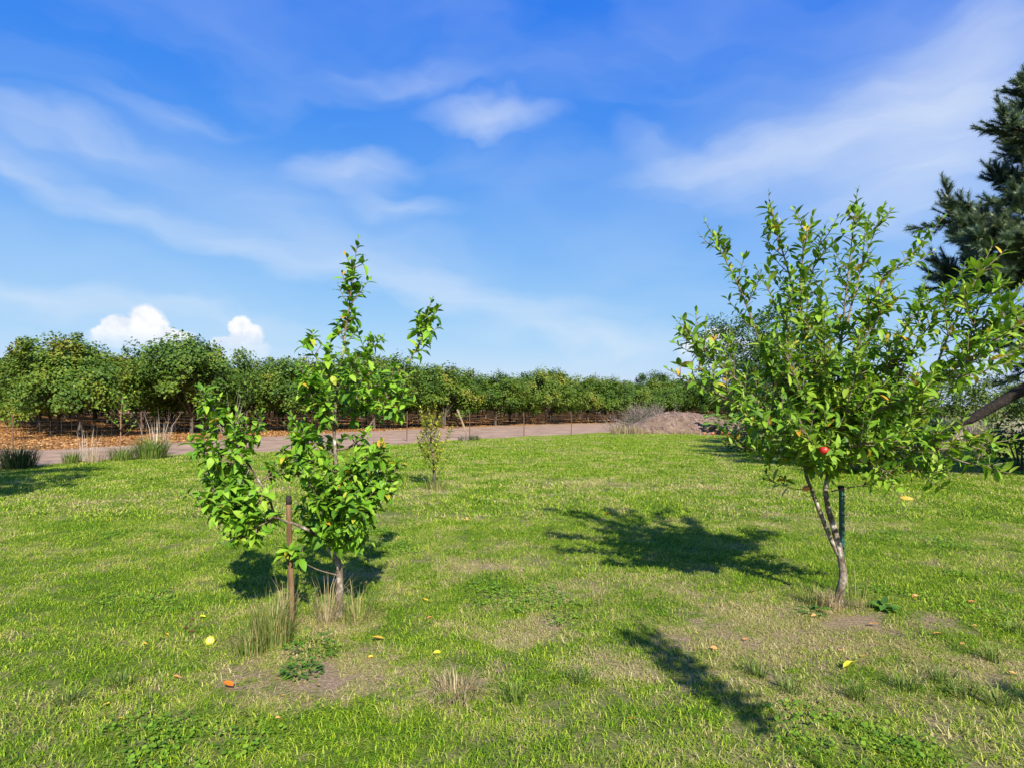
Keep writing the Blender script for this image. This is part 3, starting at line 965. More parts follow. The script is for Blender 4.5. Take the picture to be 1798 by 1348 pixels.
def left_apple():
    D = G(595, 1083).y
    q = lambda px, py, o=0.0: P(px, py, D + o)
    T = AppleTree('apple_tree', (q(595, 1083).x, D, 0), 'slender young apple tree of broad leaves with tall central leader beside wooden stake', .083, .046, M['apple_l'], droop=.45)
    T.wood('trunk', [q(593, 1094), q(596, 1045), q(596, 998), q(587, 977), q(574, 957), q(572, 935), q(580, 905), q(589, 866), q(589, 802), q(587, 762), q(589, 715), q(597, 650), q(606, 590)], .0265, .007, 9, flare=.35)
    T.wood('limb', [q(572, 952), q(545, 932, -.05), q(514, 918, -.12), q(485, 906, -.15), q(471, 871, -.15), q(439, 819, -.18)], .0135, .007, 7)
    lim = [
        ([(440, 820, -.18), (410, 780, -.2), (380, 735, -.2), (352, 682, -.2)], .009, .12, 8, 8),
        ([(485, 906, -.15), (450, 925, -.3), (420, 930, -.4), (395, 935, -.42)], .006, .3, 4, 5),
        ([(471, 871, -.15), (420, 870, -.35), (385, 880, -.45), (355, 870, -.5)], .007, .2, 6, 6),
        ([(440, 822, -.18), (400, 810, -.3), (365, 800, -.35), (335, 775, -.35)], .007, .15, 6, 6),
        ([(430, 805, -.18), (430, 780, -.1), (445, 760, -.05), (458, 725, -.05)], .006, .35, 2, 3),
        ([(455, 845, -.17), (420, 850, .0), (385, 845, .15), (355, 825, .2)], .007, .2, 6, 6),
        ([(475, 880, -.15), (440, 900, .05), (410, 890, .2), (380, 895, .2)], .007, .2, 6, 6),
        ([(600, 630, 0), (607, 580, 0), (614, 530, 0), (620, 481, 0), (629, 418, 0)], .008, .0, 7, 4),
        ([(594, 690, 0), (575, 650, -.1), (552, 625, -.15), (536, 598, -.15)], .006, .2, 4, 4),
        ([(593, 680, 0), (615, 640, .1), (640, 620, .15), (650, 590, .15)], .005, .2, 3, 3),
        ([(589, 790, 0), (618, 782, -.05), (650, 745, -.1), (685, 690, -.12), (715, 640, -.12), (737, 600, -.12), (747, 565, -.12), (758, 527, -.12)], .010, .3, 8, 6),
        ([(655, 735, -.1), (680, 715, -.2), (700, 720, -.25), (715, 715, -.25)], .005, .1, 4, 4),
        ([(580, 905, 0), (620, 895, -.1), (650, 874, -.15), (685, 831, -.2), (706, 812, -.2)], .010, .35, 6, 7),
        ([(640, 880, -.13), (670, 870, -.3), (690, 850, -.35)], .006, .2, 4, 4),
        ([(588, 840, 0), (620, 840, -.25), (650, 810, -.35), (680, 780, -.35)], .007, .2, 7, 7),
        ([(588, 830, 0), (560, 815, -.25), (540, 790, -.35), (532, 750, -.4)], .007, .2, 6, 6),
        ([(589, 800, 0), (560, 780, .2), (535, 765, .3), (515, 730, .3)], .007, .2, 4, 4),
        ([(588, 750, 0), (560, 720, -.1), (545, 690, -.2), (540, 650, -.2)], .007, .2, 7, 8),
        ([(590, 740, 0), (620, 715, .2), (645, 695, .3), (660, 660, .3)], .007, .2, 7, 7),
        ([(592, 700, 0), (610, 680, -.2), (625, 660, -.3), (625, 620, -.3)], .006, .2, 5, 5),
        ([(580, 905, 0), (565, 880, -.3), (550, 860, -.4), (545, 835, -.4)], .007, .2, 5, 5),
        ([(578, 915, 0), (600, 905, -.3), (625, 890, -.45), (640, 910, -.5)], .007, .2, 7, 8),
        ([(580, 908, 0), (605, 900, .3), (635, 880, .4), (650, 850, .4)], .007, .2, 6, 7),
        ([(575, 930, 0), (560, 915, .25), (540, 900, .35), (525, 885, .35)], .006, .2, 4, 4),
        ([(573, 945, 0), (585, 930, -.2), (595, 925, -.3), (605, 935, -.3)], .005, .2, 4, 6),
        ([(572, 948, 0), (600, 950, -.15), (625, 945, -.25), (640, 955, -.28)], .005, .2, 4, 5),
        ([(585, 880, 0), (600, 870, -.2), (610, 850, -.35), (615, 820, -.4)], .006, .2, 5, 6),
        ([(485, 906, -.12), (465, 920, .1), (445, 915, .2), (425, 895, .2)], .006, .2, 4, 4),
        ([(455, 845, -.15), (480, 830, .05), (500, 815, .15), (512, 790, .15)], .005, .3, 4, 4),
        ([(588, 855, 0), (560, 850, .15), (540, 835, .25), (520, 830, .3)], .005, .3, 4, 5),
        ([(439, 822, -.18), (415, 860, -.3), (395, 900, -.4), (385, 925, -.42)], .005, .3, 5, 6),
        ([(471, 871, -.15), (445, 890, -.3), (420, 910, -.4), (410, 940, -.42)], .005, .3, 5, 6),
        ([(585, 880, 0), (630, 870, -.1), (670, 850, -.1), (700, 840, -.1)], .005, .3, 5, 6),
        ([(574, 945, 0), (600, 935, -.2), (625, 920, -.35), (645, 925, -.4)], .005, .15, 6, 7),
        ([(574, 950, 0), (560, 940, .1), (548, 930, .2), (540, 915, .25)], .005, .15, 5, 6),
        ([(580, 900, 0), (590, 885, -.25), (600, 870, -.4), (600, 850, -.45)], .005, .15, 6, 7),
        ([(596, 1010, 0), (560, 1000, -.1), (530, 985, -.16), (510, 968, -.18)], .005, .72, 1, 1),
    ]
    for pts, r0, st, tw, sp in lim:
        T.limb([q(*p) for p in pts], r0, .002, st, int(tw * 1.9), (.10, .28), int(sp * 2.0), .0225)
    # rosette of leaves at the stake
    mb = MB()
    for k in range(3):
        T.spur(mb, q(505 + 6 * k, 985 - 6 * k, -.18), Vector((random.uniform(-.4, .4), -.3, .6)).normalized(), 6, 1.15)
    mb.obj('shoot', M['twig'], T.root, True, T.base)
    T.finish()
    # wooden stake with dark top
    b = P(510, 1075, D - .12); b.z = 0
    st = empty('stake', b, 'round reddish wooden stake with dark top beside the slender apple tree', 'stake')
    top = P(507, 876, D - .12) - b
    ax = [Vector((0.012, 0, -.1)), Vector((.006, 0, top.z * .3)), Vector((top.x * .6, 0, top.z * .65)), Vector((top.x, 0, top.z))]
    mb = MB(); tube(mb, catmull(ax, 4), .021, .0195, 10, .04); mb.obj('pole', M['stake'], st, True)
    mb = MB(); tube(mb, [ax[-1] + Vector((0, 0, -.035)), ax[-1] + Vector((0, 0, -.0)), ax[-1] + Vector((0, 0, .025))], .0225, .019, 10, .06); mb.obj('cap', M['stake_top'], st, True)


right_apple()
left_apple()


def t_post():
    b = P(1480, 1000, 5.32); b.z = 0
    r = empty('fence_post', b, 'dark green studded steel post behind the bushy apple tree trunk', 'post')
    h = P(1480, 853, 5.32).z
    mb = MB()

    def bx(x0, x1, y0, y1, z0, z1):
        v = [(x, y, z) for z in (z0, z1) for (x, y) in ((x0, y0), (x1, y0), (x1, y1), (x0, y1))]
        mb.add(v, [(3, 2, 1, 0), (4, 5, 6, 7), (0, 1, 5, 4), (1, 2, 6, 5), (2, 3, 7, 6), (3, 0, 4, 7)])
    bx(-.019, .019, -.003, .003, -.2, h)
    bx(-.003, .003, .003, .034, -.2, h - .001)
    mb.obj('shaft', M['post_paint'], r)
    mb = MB()
    bx(-.0195, .0195, -.0035, .0345, h - .035, h + .003)
    mb.obj('tip', M['stake_top'], r)
    z = .12
    sm = None
    while z < h - .06:
        if sm is None:
            mb = MB(); bx(-.009, .009, -.014, -.003, -.006, .006); sm = mb.obj('stud', M['post_paint'], r)
            sm.location.z = z
        else:
            o = sm.copy(); COL.objects.link(o); o.parent = r; o.location.z = z
        z += .055
    r.rotation_euler = (0, 0, .55)


t_post()


# ------------------------------------------------------------------ leafy crowns (hazel, shrubs)
def crown_mesh(name, rx, rz, zc, nclump, per, leaf, mat, seed, sprouts=0, flat=.35, clump_r=.5, inner=.25, aspect=.9):
    """Crown of separate leaves in clumps spread over an uneven ellipsoid."""
    r = np.random.default_rng(seed)
    V, Fc = [], []
    cnt = 0
    offs = r.uniform(-1, 1, (6, 3)); amp = r.uniform(.05, .14, 6)
    cl = []
    for k in range(nclump):
        d = r.normal(size=3); d /= np.linalg.norm(d)
        if d[2] < -.75:
            d[2] *= -.5
        rad = 1 + sum(a * math.sin(4.2 * float(np.dot(o, d)) + 7 * o[0]) for a, o in zip(amp, offs))
        rad *= r.uniform(.80, 1.06) if r.uniform() > inner else r.uniform(.35, .8)
        c = np.array([d[0] * rx * rad, d[1] * rx * rad, zc + d[2] * rz * rad * (1 if d[2] > 0 else .92)])
        cl.append((c, d, clump_r * r.uniform(.6, 1.3)))
    for (c, d, cr) in cl:
        n = int(per * r.uniform(.6, 1.3))
        off = r.normal(size=(n, 3)); off *= (cr * r.uniform(size=(n, 1)) ** .5) / np.linalg.norm(off, axis=1, keepdims=True)
        off += np.abs(r.normal(size=(n, 1))) * d * cr * .2
        pts = c + off
        for p in pts:
            nrm = d * .75 + np.array([0, 0, .55]) + r.normal(size=3) * .55
            nrm /= np.linalg.norm(nrm)
            t = np.cross(nrm, r.normal(size=3)); t /= np.linalg.norm(t)
            b = np.cross(nrm, t)
            s = leaf * r.uniform(.6, 1.25)
            w = s * aspect
            V += [p - t * s * .5, p - b * w * .46 - nrm * s * .10, p + b * w * .46 - nrm * s * .10, p + t * s * .25 + b * w * .36, p + t * s * .25 - b * w * .36, p + t * s * .55 - nrm * s * .15]
            Fc += [(cnt, cnt + 2, cnt + 3, cnt + 5), (cnt, cnt + 5, cnt + 4, cnt + 1)]
            cnt += 6
    for k in range(sprouts):
        a = r.uniform(0, 6.28); q = rx * .75 * math.sqrt(r.uniform())
        x, y = q * math.cos(a), q * math.sin(a)
        z0 = zc + rz * math.sqrt(max(.05, 1 - (q / rx) ** 2)) * .92
        ln = r.uniform(.3, .8); lean = r.normal(size=2) * .22
        for j in range(int(ln / .035)):
            f = j * .035
            p = np.array([x + lean[0] * f, y + lean[1] * f, z0 + f - .25]) + r.normal(size=3) * .04
            nrm = np.array([0, 0, .6]) + r.normal(size=3) * .6; nrm /= np.linalg.norm(nrm)
            t = np.cross(nrm, r.normal(size=3)); t /= np.linalg.norm(t); b = np.cross(nrm, t)
            s = leaf * r.uniform(.5, 1.0); w = s * aspect
            V += [p - t * s * .5, p - b * w * .46, p + b * w * .46, p + t * s * .25 + b * w * .36, p + t * s * .25 - b * w * .36, p + t * s * .55 - nrm * s * .1]
            Fc += [(cnt, cnt + 2, cnt + 3, cnt + 5), (cnt, cnt + 5, cnt + 4, cnt + 1)]
            cnt += 6
    me = bpy.data.meshes.new(name)
    me.from_pydata(np.array(V).tolist(), [], Fc)
    me.materials.append(mat)
    return me


def hazel_trunk(seed, spread=1.5, h=1.1, r=.10):
    random.seed(seed)
    mb = MB()
    top = Vector((random.uniform(-.12, .12), random.uniform(-.12, .12), h))
    tube(mb, catmull([Vector((0, 0, -.05)), Vector((top.x * .2, top.y * .5, h * .5)), top], 4), r, r * .75, 8, .06, flare=.35)
    for k in range(6):
        a = k * 1.05 + random.uniform(-.3, .3)
        d = Vector((math.cos(a), math.sin(a), 0))
        s = spread * random.uniform(.7, 1.1)
        tube(mb, catmull([top - Vector((0, 0, .25)), top + d * s * .35 + Vector((0, 0, .6)), top + d * s * .75 + Vector((0, 0, 1.5)), top + d * s + Vector((0, 0, 2.3 * random.uniform(.8, 1.1)))], 3), r * .5, .012, 5, .05)
    me = bpy.data.meshes.new('trunk')
    me.from_pydata(np.concatenate(mb.v).tolist(), [], mb.f)
    me.materials.append(M['hazel_bark'])
    return me


def orchard():
    st = random.getstate()
    crowns = [crown_mesh('crown', 2.85, 2.02, 2.98, 195, 105, .150, M['hazel'], 300 + k, sprouts=16, inner=.3, clump_r=.55) for k in range(5)]
    trunks = [hazel_trunk(400 + k) for k in range(4)]
    random.setstate(st)
    u = Vector((math.sin(R(49)), math.cos(R(49)), 0)); v = Vector((-u.y, u.x, 0))
    S = 5.7
    T0 = Vector((-22.6, 32.2, 0))
    n = 0
    GROUP = 'hazelnut trees of the orchard'
    names = {-1: 'hazelnut tree beyond the dark grass clump and fence post', 0: 'hazelnut tree behind the small bright green grass clump', 1: 'hazelnut tree behind the left arm of the slender apple tree',
             2: 'hazelnut tree behind the wooden stake', 3: 'hazelnut tree behind the right shoot of the slender apple tree', 4: 'hazelnut tree behind the yellow leaved sapling',
             5: 'hazelnut tree standing just right of the leaning brace', 6: 'hazelnut tree between the last two rusty fence posts', 7: 'hazelnut tree just left of the brush pile',
             8: 'hazelnut tree directly behind the brush pile', 9: 'hazelnut tree directly behind the earth mound'}
    for j in range(0, 13):
        for i in range(-5, 26):
            p = T0 + u * (S * i) + v * (S * j)
            if p.y < 12 or p.y > 190:
                continue
            px = CX + p.x / p.y * F
            mar = 3.6 / p.y * F
            if px < -mar or px > 1330 + mar * .5:
                continue
            if j > 5 and not (abs(px - 985) < 330) and j > 8:
                continue
            rnd = random.Random(i * 97 + j * 13)
            p = p + Vector((rnd.uniform(-.35, .35), rnd.uniform(-.35, .35), 0))
            lab = names.get(i) if j == 0 else None
            if j == 0:
                g = lab or 'hazelnut tree of the front row behind the bushy apple tree'
            else:
                g = 'hazelnut tree in the shaded orchard rows behind the front row'
            e = empty('hazelnut_tree', p, g, 'tree', GROUP)
            e.rotation_euler.z = rnd.uniform(0, 6.28)
            k = rnd.uniform(.90, 1.08) * (1.0 if i < 2 else max(.86, 1 - .03 * (i - 1)))
            e.scale = (k * 1.03, k * 1.03, k * rnd.uniform(.93, 1.05))
            for nm, me in (('trunk', rnd.choice(trunks)), ('crown', rnd.choice(crowns))):
                o = bpy.data.objects.new(nm, me); COL.objects.link(o); o.parent = e
            n += 1
    # the rows further off, too deep in the orchard to tell apart
    pts = []
    for j in range(9, 22):
        for i in range(-6, 40):
            p = T0 + u * (S * i) + v * (S * j)
            px = CX + p.x / p.y * F
            if 30 < p.y < 260 and -120 < px < 1500 and not (j < 13 and abs(px - 985) < 330):
                pts.append((p.x, p.y, 0))
    far = []
    for k in range(2):
        mb = MB()
        for me in (crowns[k], trunks[k]):
            co = np.empty(len(me.vertices) * 3); me.vertices.foreach_get('co', co)
            mb.add(co.reshape(-1, 3), [tuple(q.vertices) for q in me.polygons])
        m2 = bpy.data.meshes.new('far_tree'); m2.from_pydata(np.concatenate(mb.v).tolist(), [], mb.f)
        m2.materials.append(M['hazel']); m2.materials.append(M['hazel_bark'])
        m2.polygons.foreach_set('material_index', [0] * len(crowns[k].polygons) + [1] * len(trunks[k].polygons))
        far.append(m2)
    instance_stuff('far_orchard', np.array(pts), [random.uniform(0, 6.28) for _ in pts], [random.uniform(.85, .98) for _ in pts], [random.randrange(2) for _ in pts], far,
                   label='deep rows of the hazelnut orchard merging into one mass', cat='orchard')
    print('hazels', n, len(pts))


orchard()


def shrub(name, loc, rx, rz, zc, mat, seed, label, cat='shrub', leaf=.12, ncl=90, per=40, group=None, stems=5, clump_r=.4, bark='hazel_bark'):
    e = empty(name, loc, label, cat, group)
    me = crown_mesh('crown', rx, rz, zc, ncl, per, leaf, mat, seed, sprouts=6, clump_r=clump_r)
    o = bpy.data.objects.new('crown', me); COL.objects.link(o); o.parent = e
    mb = MB()
    rr = random.Random(seed)
    for k in range(stems):
        a = 6.28 * k / stems + rr.uniform(-.4, .4); s = rx * rr.uniform(.3, .65)
        tube(mb, catmull([Vector((.08 * math.cos(a), .08 * math.sin(a), -.05)), Vector((s * .5 * math.cos(a), s * .5 * math.sin(a), zc * .6)), Vector((s * math.cos(a), s * math.sin(a), zc + rz * .5))], 4), .03 + rx * .012, .01, 5, .05)
    mb.obj('stem', M[bark], e, True)
    return e


# dark tree behind the bushy apple tree, hedge further right
e = shrub('evergreen_tree', (18.2, 46, 0), 3.3, 3.7, 4.3, M['dark'], 511, 'dark rounded tree standing behind the bushy apple tree', 'tree', leaf=.17, ncl=230, per=70, stems=4, clump_r=.75)
hed = [(16.6, 37.5, 1.8), (20.0, 38.5, 2.0), (23.6, 38.0, 2.0), (18.0, 36, 1.9), (21.8, 37, 2.2), (25.2, 36, 1.8), (28.8, 37.5, 2.1), (32.2, 38, 2.0), (15.2, 39, 1.7)]
for k, (x, y, rx) in enumerate(hed):
    shrub('hedge_shrub', (x, y, 0), rx * 1.1, 1.5, 1.75, M['dull'], 520 + k, 'olive green shrub in the hedge beyond the pine', 'shrub', leaf=.14, ncl=100, per=40, group='hedge shrubs', stems=4)


# ------------------------------------------------------------------ pine
def pine():
    base = Vector((15.2, 12.0, 0))
    e = empty('pine_tree', base, 'large dark pine with a thick low limb sweeping down to the ground', 'tree')
    rnd = random.Random(33)
    mb = MB()
    tube(mb, catmull([Vector((0, 0, -.1)), Vector((.1, .1, 4)), Vector((0, .2, 8)), Vector((.1, 0, 13.5))], 6), .38, .06, 12, .05, flare=.4)
    mb.obj('trunk', M['pine_bark'], e, True)
    tufts = []

    def W(px, py, d):
        return P(px, py, d) - base

    def limb(pts, r0, n=26, spread=.85, start=.35, name='limb', tuft=1.0, flatz=.5):
        mb = MB(); c = catmull(pts, 6); tube(mb, c, r0, .02, 8, .06)
        n = int(n * 1.5)
        for k in range(n):
            f = start + (1 - start) * (k + rnd.random()) / n
            i = min(len(c) - 2, int(f * (len(c) - 1)))
            p = c[i]; t = (c[i + 1] - c[i]).normalized()
            s = t.cross(Vector((0, 0, 1))).normalized() * rnd.choice((-1, 1))
            ln = spread * rnd.uniform(.45, 1.15) * (1.2 - .5 * f)
            d = (t * .6 + s * rnd.uniform(.2, 1) + Vector((0, 0, rnd.uniform(-.45, .6) * flatz * 2))).normalized()
            q1 = p + d * ln * .5; q2 = q1 + (d + Vector((0, 0, .35))).normalized() * ln * .5
            tube(mb, [p, q1, q2], .016, .006, 4)
            m = max(4, int(ln / .05))
            for g in range(m):
                h = .15 + .85 * g / m
                b = p.lerp(q1, h * 2) if h < .5 else q1.lerp(q2, h * 2 - 1)
                dd = (d + Vector((rnd.gauss(0, .6), rnd.gauss(0, .6), rnd.gauss(.45, .45)))).normalized()
                tufts.append((b, dd, tuft * rnd.uniform(.7, 1.2)))
            tufts.append((q2, (d + Vector((0, 0, .6))).normalized(), tuft))
        tufts.append((c[-1], (c[-1] - c[-2]).normalized(), tuft))
        return mb.obj(name, M['pine_bark'], e, True)
    # limbs seen at the edge of the picture
    limb([Vector((0, .1, 5.0)), W(1990, 470, 12.6), W(1800, 440, 12.6), W(1655, 375, 12.8)], .12, 34, 1.0)
    limb([Vector((0, .1, 4.6)), W(1960, 500, 13.2), W(1790, 490, 13.4), W(1640, 488, 13.6)], .12, 36, 1.0)
    limb([Vector((0, .1, 5.0)), W(1990, 470, 11.8), W(1840, 430, 11.6), W(1700, 420, 11.6)], .11, 34, .9)
    limb([Vector((0, .1, 6.2)), W(1990, 380, 12.6), W(1840, 340, 12.8), W(1752, 312, 13)], .10, 24, .75)
    limb([Vector((0, .1, 7.2)), W(1980, 280, 12.2), W(1860, 250, 12.2), W(1758, 218, 12.2)], .10, 24, .7)
    limb([Vector((0, .1, 8.0)), W(1980, 230, 12.6), W(1870, 190, 12.8), W(1792, 150, 13)], .09, 22, .6)
    limb([Vector((0, .1, 6.6)), W(1960, 330, 13.0), W(1850, 290, 13.2), W(1775, 265, 13.3)], .09, 20, .6)
    limb([Vector((0, .1, 4.2)), W(2000, 540, 12.6), W(1880, 560, 12.8), W(1765, 610, 13)], .10, 26, .75)
    limb([Vector((0, .1, 3.6)), W(2000, 600, 13.4), W(1890, 610, 13.6), W(1775, 665, 13.8)], .09, 18, .6)
    limb([Vector((0, 0, 3.4)), W(1980, 590, 12.4), W(1880, 640, 13.0), W(1798, 682, 13.4), W(1700, 738, 13.8), W(1640, 762, 14.2), W(1560, 790, 14.6), W(1480, 800, 15)], .20, 40, 1.1, .62, flatz=.4)
    limb([W(1690, 742, 13.8), W(1620, 775, 14.6), W(1540, 785, 15.4), W(1450, 790, 16)], .07, 26, .9, .1, flatz=.4)
    limb([Vector((0, .1, 5.4)), W(2000, 440, 13.4), W(1830, 400, 13.6), W(1690, 395, 13.8)], .11, 34, .95)
    limb([Vector((0, .1, 4.8)), W(1990, 490, 12.2), W(1830, 480, 12.2), W(1690, 520, 12.2)], .11, 30, .9)
    limb([Vector((0, .1, 5.8)), W(1990, 400, 12.0), W(1860, 370, 12.0), W(1770, 360, 12.0)], .10, 26, .8)
    limb([Vector((0, .1, 7.6)), W(1980, 250, 13.2), W(1880, 230, 13.4), W(1780, 180, 13.6)], .09, 24, .65)
    limb([Vector((0, .1, 6.9)), W(1980, 310, 12.8), W(1880, 280, 13), W(1770, 240, 13.2)], .09, 24, .65)
    limb([Vector((0, .1, 6.4)), W(1980, 350, 13.2), W(1880, 330, 13.4), W(1770, 330, 13.6)], .09, 24, .7)
    limb([Vector((0, .1, 4.0)), W(2000, 560, 13.0), W(1890, 560, 13.2), W(1790, 580, 13.4)], .09, 24, .7)
    # the rest of the crown, mostly outside the picture
    for k in range(22):
        z = 2.8 + k * .46
        a = k * 2.4
        ln = (1 - (z - 2) / 13) * 5.6
        d = Vector((math.cos(a), math.sin(a), 0))
        tip = base + d * ln
        if tip.y > 2 and tip.x / tip.y < .98:
            ln *= .55
        limb([Vector((0, 0, z)), d * ln * .5 + Vector((0, 0, z + .4)), d * ln + Vector((0, 0, z + .5))], .09, 20, 1.0)
    for (x, y, z) in ((13.2, 8.2, 4.6), (14.5, 7.2, 5.2), (16.0, 6.6, 4.8), (12.4, 9.4, 4.2), (17.6, 7.2, 5.6), (13.8, 8.8, 6.0), (11.9, 10.2, 3.6)):  # unseen limbs on the sun side, added to shade the ground below
        t = Vector((x, y, z)) - base
        limb([Vector((0, 0, z - .5)), t * .5 + Vector((0, 0, z * .5 + .1)), t], .10, 30, 1.1)
    # needles, three kinds of tuft
    kinds = []
    for k in range(4):
        V, Fc = [], []
        for g in range(56):
            t = g / 56 * .17
            a = g * 2.4 + rnd.random()
            o = Vector((.55 + rnd.random() * .3, math.cos(a) * .8, math.sin(a) * .8)).normalized()
            ln = rnd.uniform(.065, .105)
            p = Vector((t, 0, 0)); w = Vector((0, -math.sin(a), math.cos(a))) * .0060
            V += [p - w, p + w, p + o * ln]
            Fc.append((3 * g, 3 * g + 1, 3 * g + 2))
        kinds.append((np.array([tuple(v) for v in V]), Fc))
    mb = MB()
    for (p, d, s) in tufts:
        m = np.array(frame(d, rand_unit())) * s * 1.25
        v, f = rnd.choice(kinds)
        mb.add(v @ m.T + np.array(p), f)
    o = mb.obj('needles', M['pine'], e)
    o['kind'] = 'stuff'
    print('pine tufts', len(tufts))


pine()


# ------------------------------------------------------------------ fence
def fence():
    a, b = G(19, 803), G(1003, 765)
    b = Vector((3.35, 35.4, 0))
    a = Vector((-15.7, 19.7, 0))
    d = (b - a).normalized()
    n = 7
    step = (b - a).length / n
    e = empty('wire_fence', a, 'low wire mesh fence with thin rusty posts along the dirt track', 'fence')
    hs = 1.36
    pm = None
    for i in range(-1, n + 1):
        mb = MB()
        h = hs * (1 if i < 5 else .95)
        tube(mb, [Vector((0, 0, -.1)), Vector((.01, 0, h * .5)), Vector((random.uniform(-.03, .03), 0, h))], .024, .021, 6)
        o = mb.obj('post', M['rust'], e, False)
        o.location = d * (step * i)
    mb = MB()
    L0, L1 = -step, step * n + 1.2
    for z in (.06, .18, .30, .44, .60, .78, .98, 1.12):
        pts = []
        k = int((L1 - L0) / 1.2)
        for i in range(k + 1):
            s = L0 + (L1 - L0) * i / k
            pts.append(d * s + Vector((0, 0, z + .015 * math.sin(i * 1.7 + z * 9))))
        tube(mb, pts, .0009, .0009, 3)
    s = L0
    while s < L1:
        tube(mb, [d * s + Vector((0, 0, .05)), d * (s + .01) + Vector((0, 0, 1.12))], .0008, .0008, 3)
        s += .28
    o = mb.obj('wire_mesh', M['wire'], e)
    o['kind'] = 'stuff'
    # leaning wooden brace
    g = P(822, 741, 31.0); g.z = 0
    br = empty('brace', g, 'grey wooden brace leaning at the fence by the yellow sapling', 'brace')
    mb = MB(); tube(mb, [Vector((.02, 0, -.05)), Vector((-.25, 0, .7)), Vector((-.55, .1, 1.42))], .05, .045, 6, .05)
    mb.obj('pole', M['old_wood'], br)


fence()


# ------------------------------------------------------------------ tufts, weeds, brush
def tuft(name, loc, n, h, spread, mat, label, group=None, width=.006, lean=.7, cat='grass', seed=0, bend=.6):
    rr = random.Random(seed + int(loc[0] * 100))
    mb = MB()
    for k in range(n):
        a = rr.uniform(0, 6.28); q = spread * .45 * math.sqrt(rr.random())
        p = Vector((q * math.cos(a), q * math.sin(a), -.01))
        hh = h * rr.uniform(.45, 1.1)
        o = Vector((math.cos(a + rr.uniform(-.7, .7)), math.sin(a + rr.uniform(-.7, .7)), 0)) * lean * hh * rr.uniform(.1, 1)
        w = Vector((-math.sin(a), math.cos(a), 0)) * width * rr.uniform(.6, 1.2)
        m = p + o * .35 + Vector((0, 0, hh * .6))
        t = p + o + Vector((0, 0, hh * (1 - bend * .5 * o.length / hh)))
        mb.add([tuple(p - w), tuple(p + w), tuple(m + w * .8), tuple(m - w * .8), tuple(t)], [(0, 1, 2, 3), (3, 2, 4)])
    o = mb.obj(name, mat)
    o.location = loc
    return tag(o, label, cat, group)


gd = lambda px, py: G(px, py)
tuft('grass_tuft', gd(32, 822), 420, .72, .85, M['darkgrass'], 'large dark grass clump at the foot of the rusty fence post', width=.010, lean=.9)
tuft('grass_tuft', gd(126, 813), 170, .42, .5, M['greengrass'], 'small bright green grass clump by the wire fence', width=.009)
tuft('grass_tuft', gd(215, 808), 260, .50, .75, M['greengrass'], 'green grass clump beneath the reddish fence sapling', width=.009)
tuft('grass_tuft', gd(267, 805), 420, .78, .95, M['greengrass'], 'large rounded grass clump below the pale stalks', width=.010, lean=.9)
tuft('grass_tuft', gd(166, 812), 110, .45, .6, M['straw'], 'thin straw coloured grass by the wire fence', width=.006, lean=.5)
tuft('dry_stalks', G(262, 800) + Vector((0, .5, 0)), 46, 1.55, .9, M['paleStalk'], 'sheaf of tall pale dry stalks behind a grass clump', width=.009, lean=.45, cat='stalks', bend=.3)
tuft('dry_stalks', G(395, 795) + Vector((0, .5, 0)), 16, 2.3, .6, M['paleStalk'], 'few long bare grey stalks behind the slender apple tree', width=.010, lean=.5, cat='stalks', bend=.2)
tuft('dry_stalks', G(150, 806), 30, 1.0, 1.3, M['paleStalk'], 'short thin pale stalks along the wire fence', width=.006, lean=.4, cat='stalks', bend=.3)
tuft('weed_clump', gd(815, 774), 160, .38, .6, M['brushwood'], 'low brown weed clump on the track edge', width=.010, cat='weed')
tuft('weed_clump', gd(833, 773), 120, .34, .55, M['darkgrass'], 'low dark weed clump beside a brown one on the track edge', width=.010, cat='weed')
# round the young trees
tuft('grass_tuft', gd(478, 1128), 330, .36, .30, M['tallgrass'], 'tall unmown grass clump in front of the wooden stake', width=.0028, lean=.5, cat='grass')
tuft('grass_tuft', gd(440, 1145), 160, .24, .26, M['tallgrass'], 'shorter unmown grass beside the tall clump at the stake', width=.0028, lean=.7, cat='grass')
tuft('grass_tuft', gd(500, 1085), 60, .40, .22, M['straw'], 'upright dead grass stalks behind the wooden stake', width=.0022, lean=.35, cat='grass')
tuft('grass_tuft', gd(574, 1094), 75, .40, .18, M['straw'], 'sheaf of dead straw grass against the slender apple trunk', width=.0022, lean=.75, cat='grass')
tuft('grass_tuft', gd(625, 1085), 110, .30, .40, M['tallgrass'], 'loose uncut grass right of the slender apple trunk', width=.0026, lean=1.1, cat='grass')
tuft('grass_tuft', gd(800, 1222), 190, .15, .28, M['straw'], 'bleached straw tuft splayed on the lawn', width=.0024, lean=1.7, cat='grass')
tuft('grass_tuft', gd(1462, 1068), 200, .17, .20, M['straw'], 'dead grass mat round the foot of the bushy apple tree', width=.0024, lean=1.0, cat='grass')
tuft('grass_tuft', gd(1505, 1068), 60, .40, .24, M['tallgrass'], 'thin tall grass stems right of the bushy apple trunk', width=.0020, lean=.4, cat='grass')
tuft('grass_tuft', gd(1430, 1062), 120, .20, .26, M['tallgrass'], 'uncut grass left of the bushy apple trunk', width=.0024, lean=.8, cat='grass')
tuft('grass_tuft', gd(762, 857), 120, .25, .5, M['tallgrass'], 'uncut grass at the foot of the yellow sapling', width=.005, lean=.8, cat='grass')
for k, (px, py) in enumerate([(1650, 1195), (1690, 1225), (1745, 1160), (1385, 1215), (1330, 1185), (1505, 1225), (1590, 1210), (1020, 1200), (905, 1230), (1755, 1240), (215, 1205), (120, 1235), (1780, 1110)]):
    tuft('grass_tuft', gd(px, py), 60, .13, .13, M['greengrass'], 'coarse green grass tuft standing out of the lawn', 'coarse lawn tufts', width=.0035, lean=1.1, seed=k)


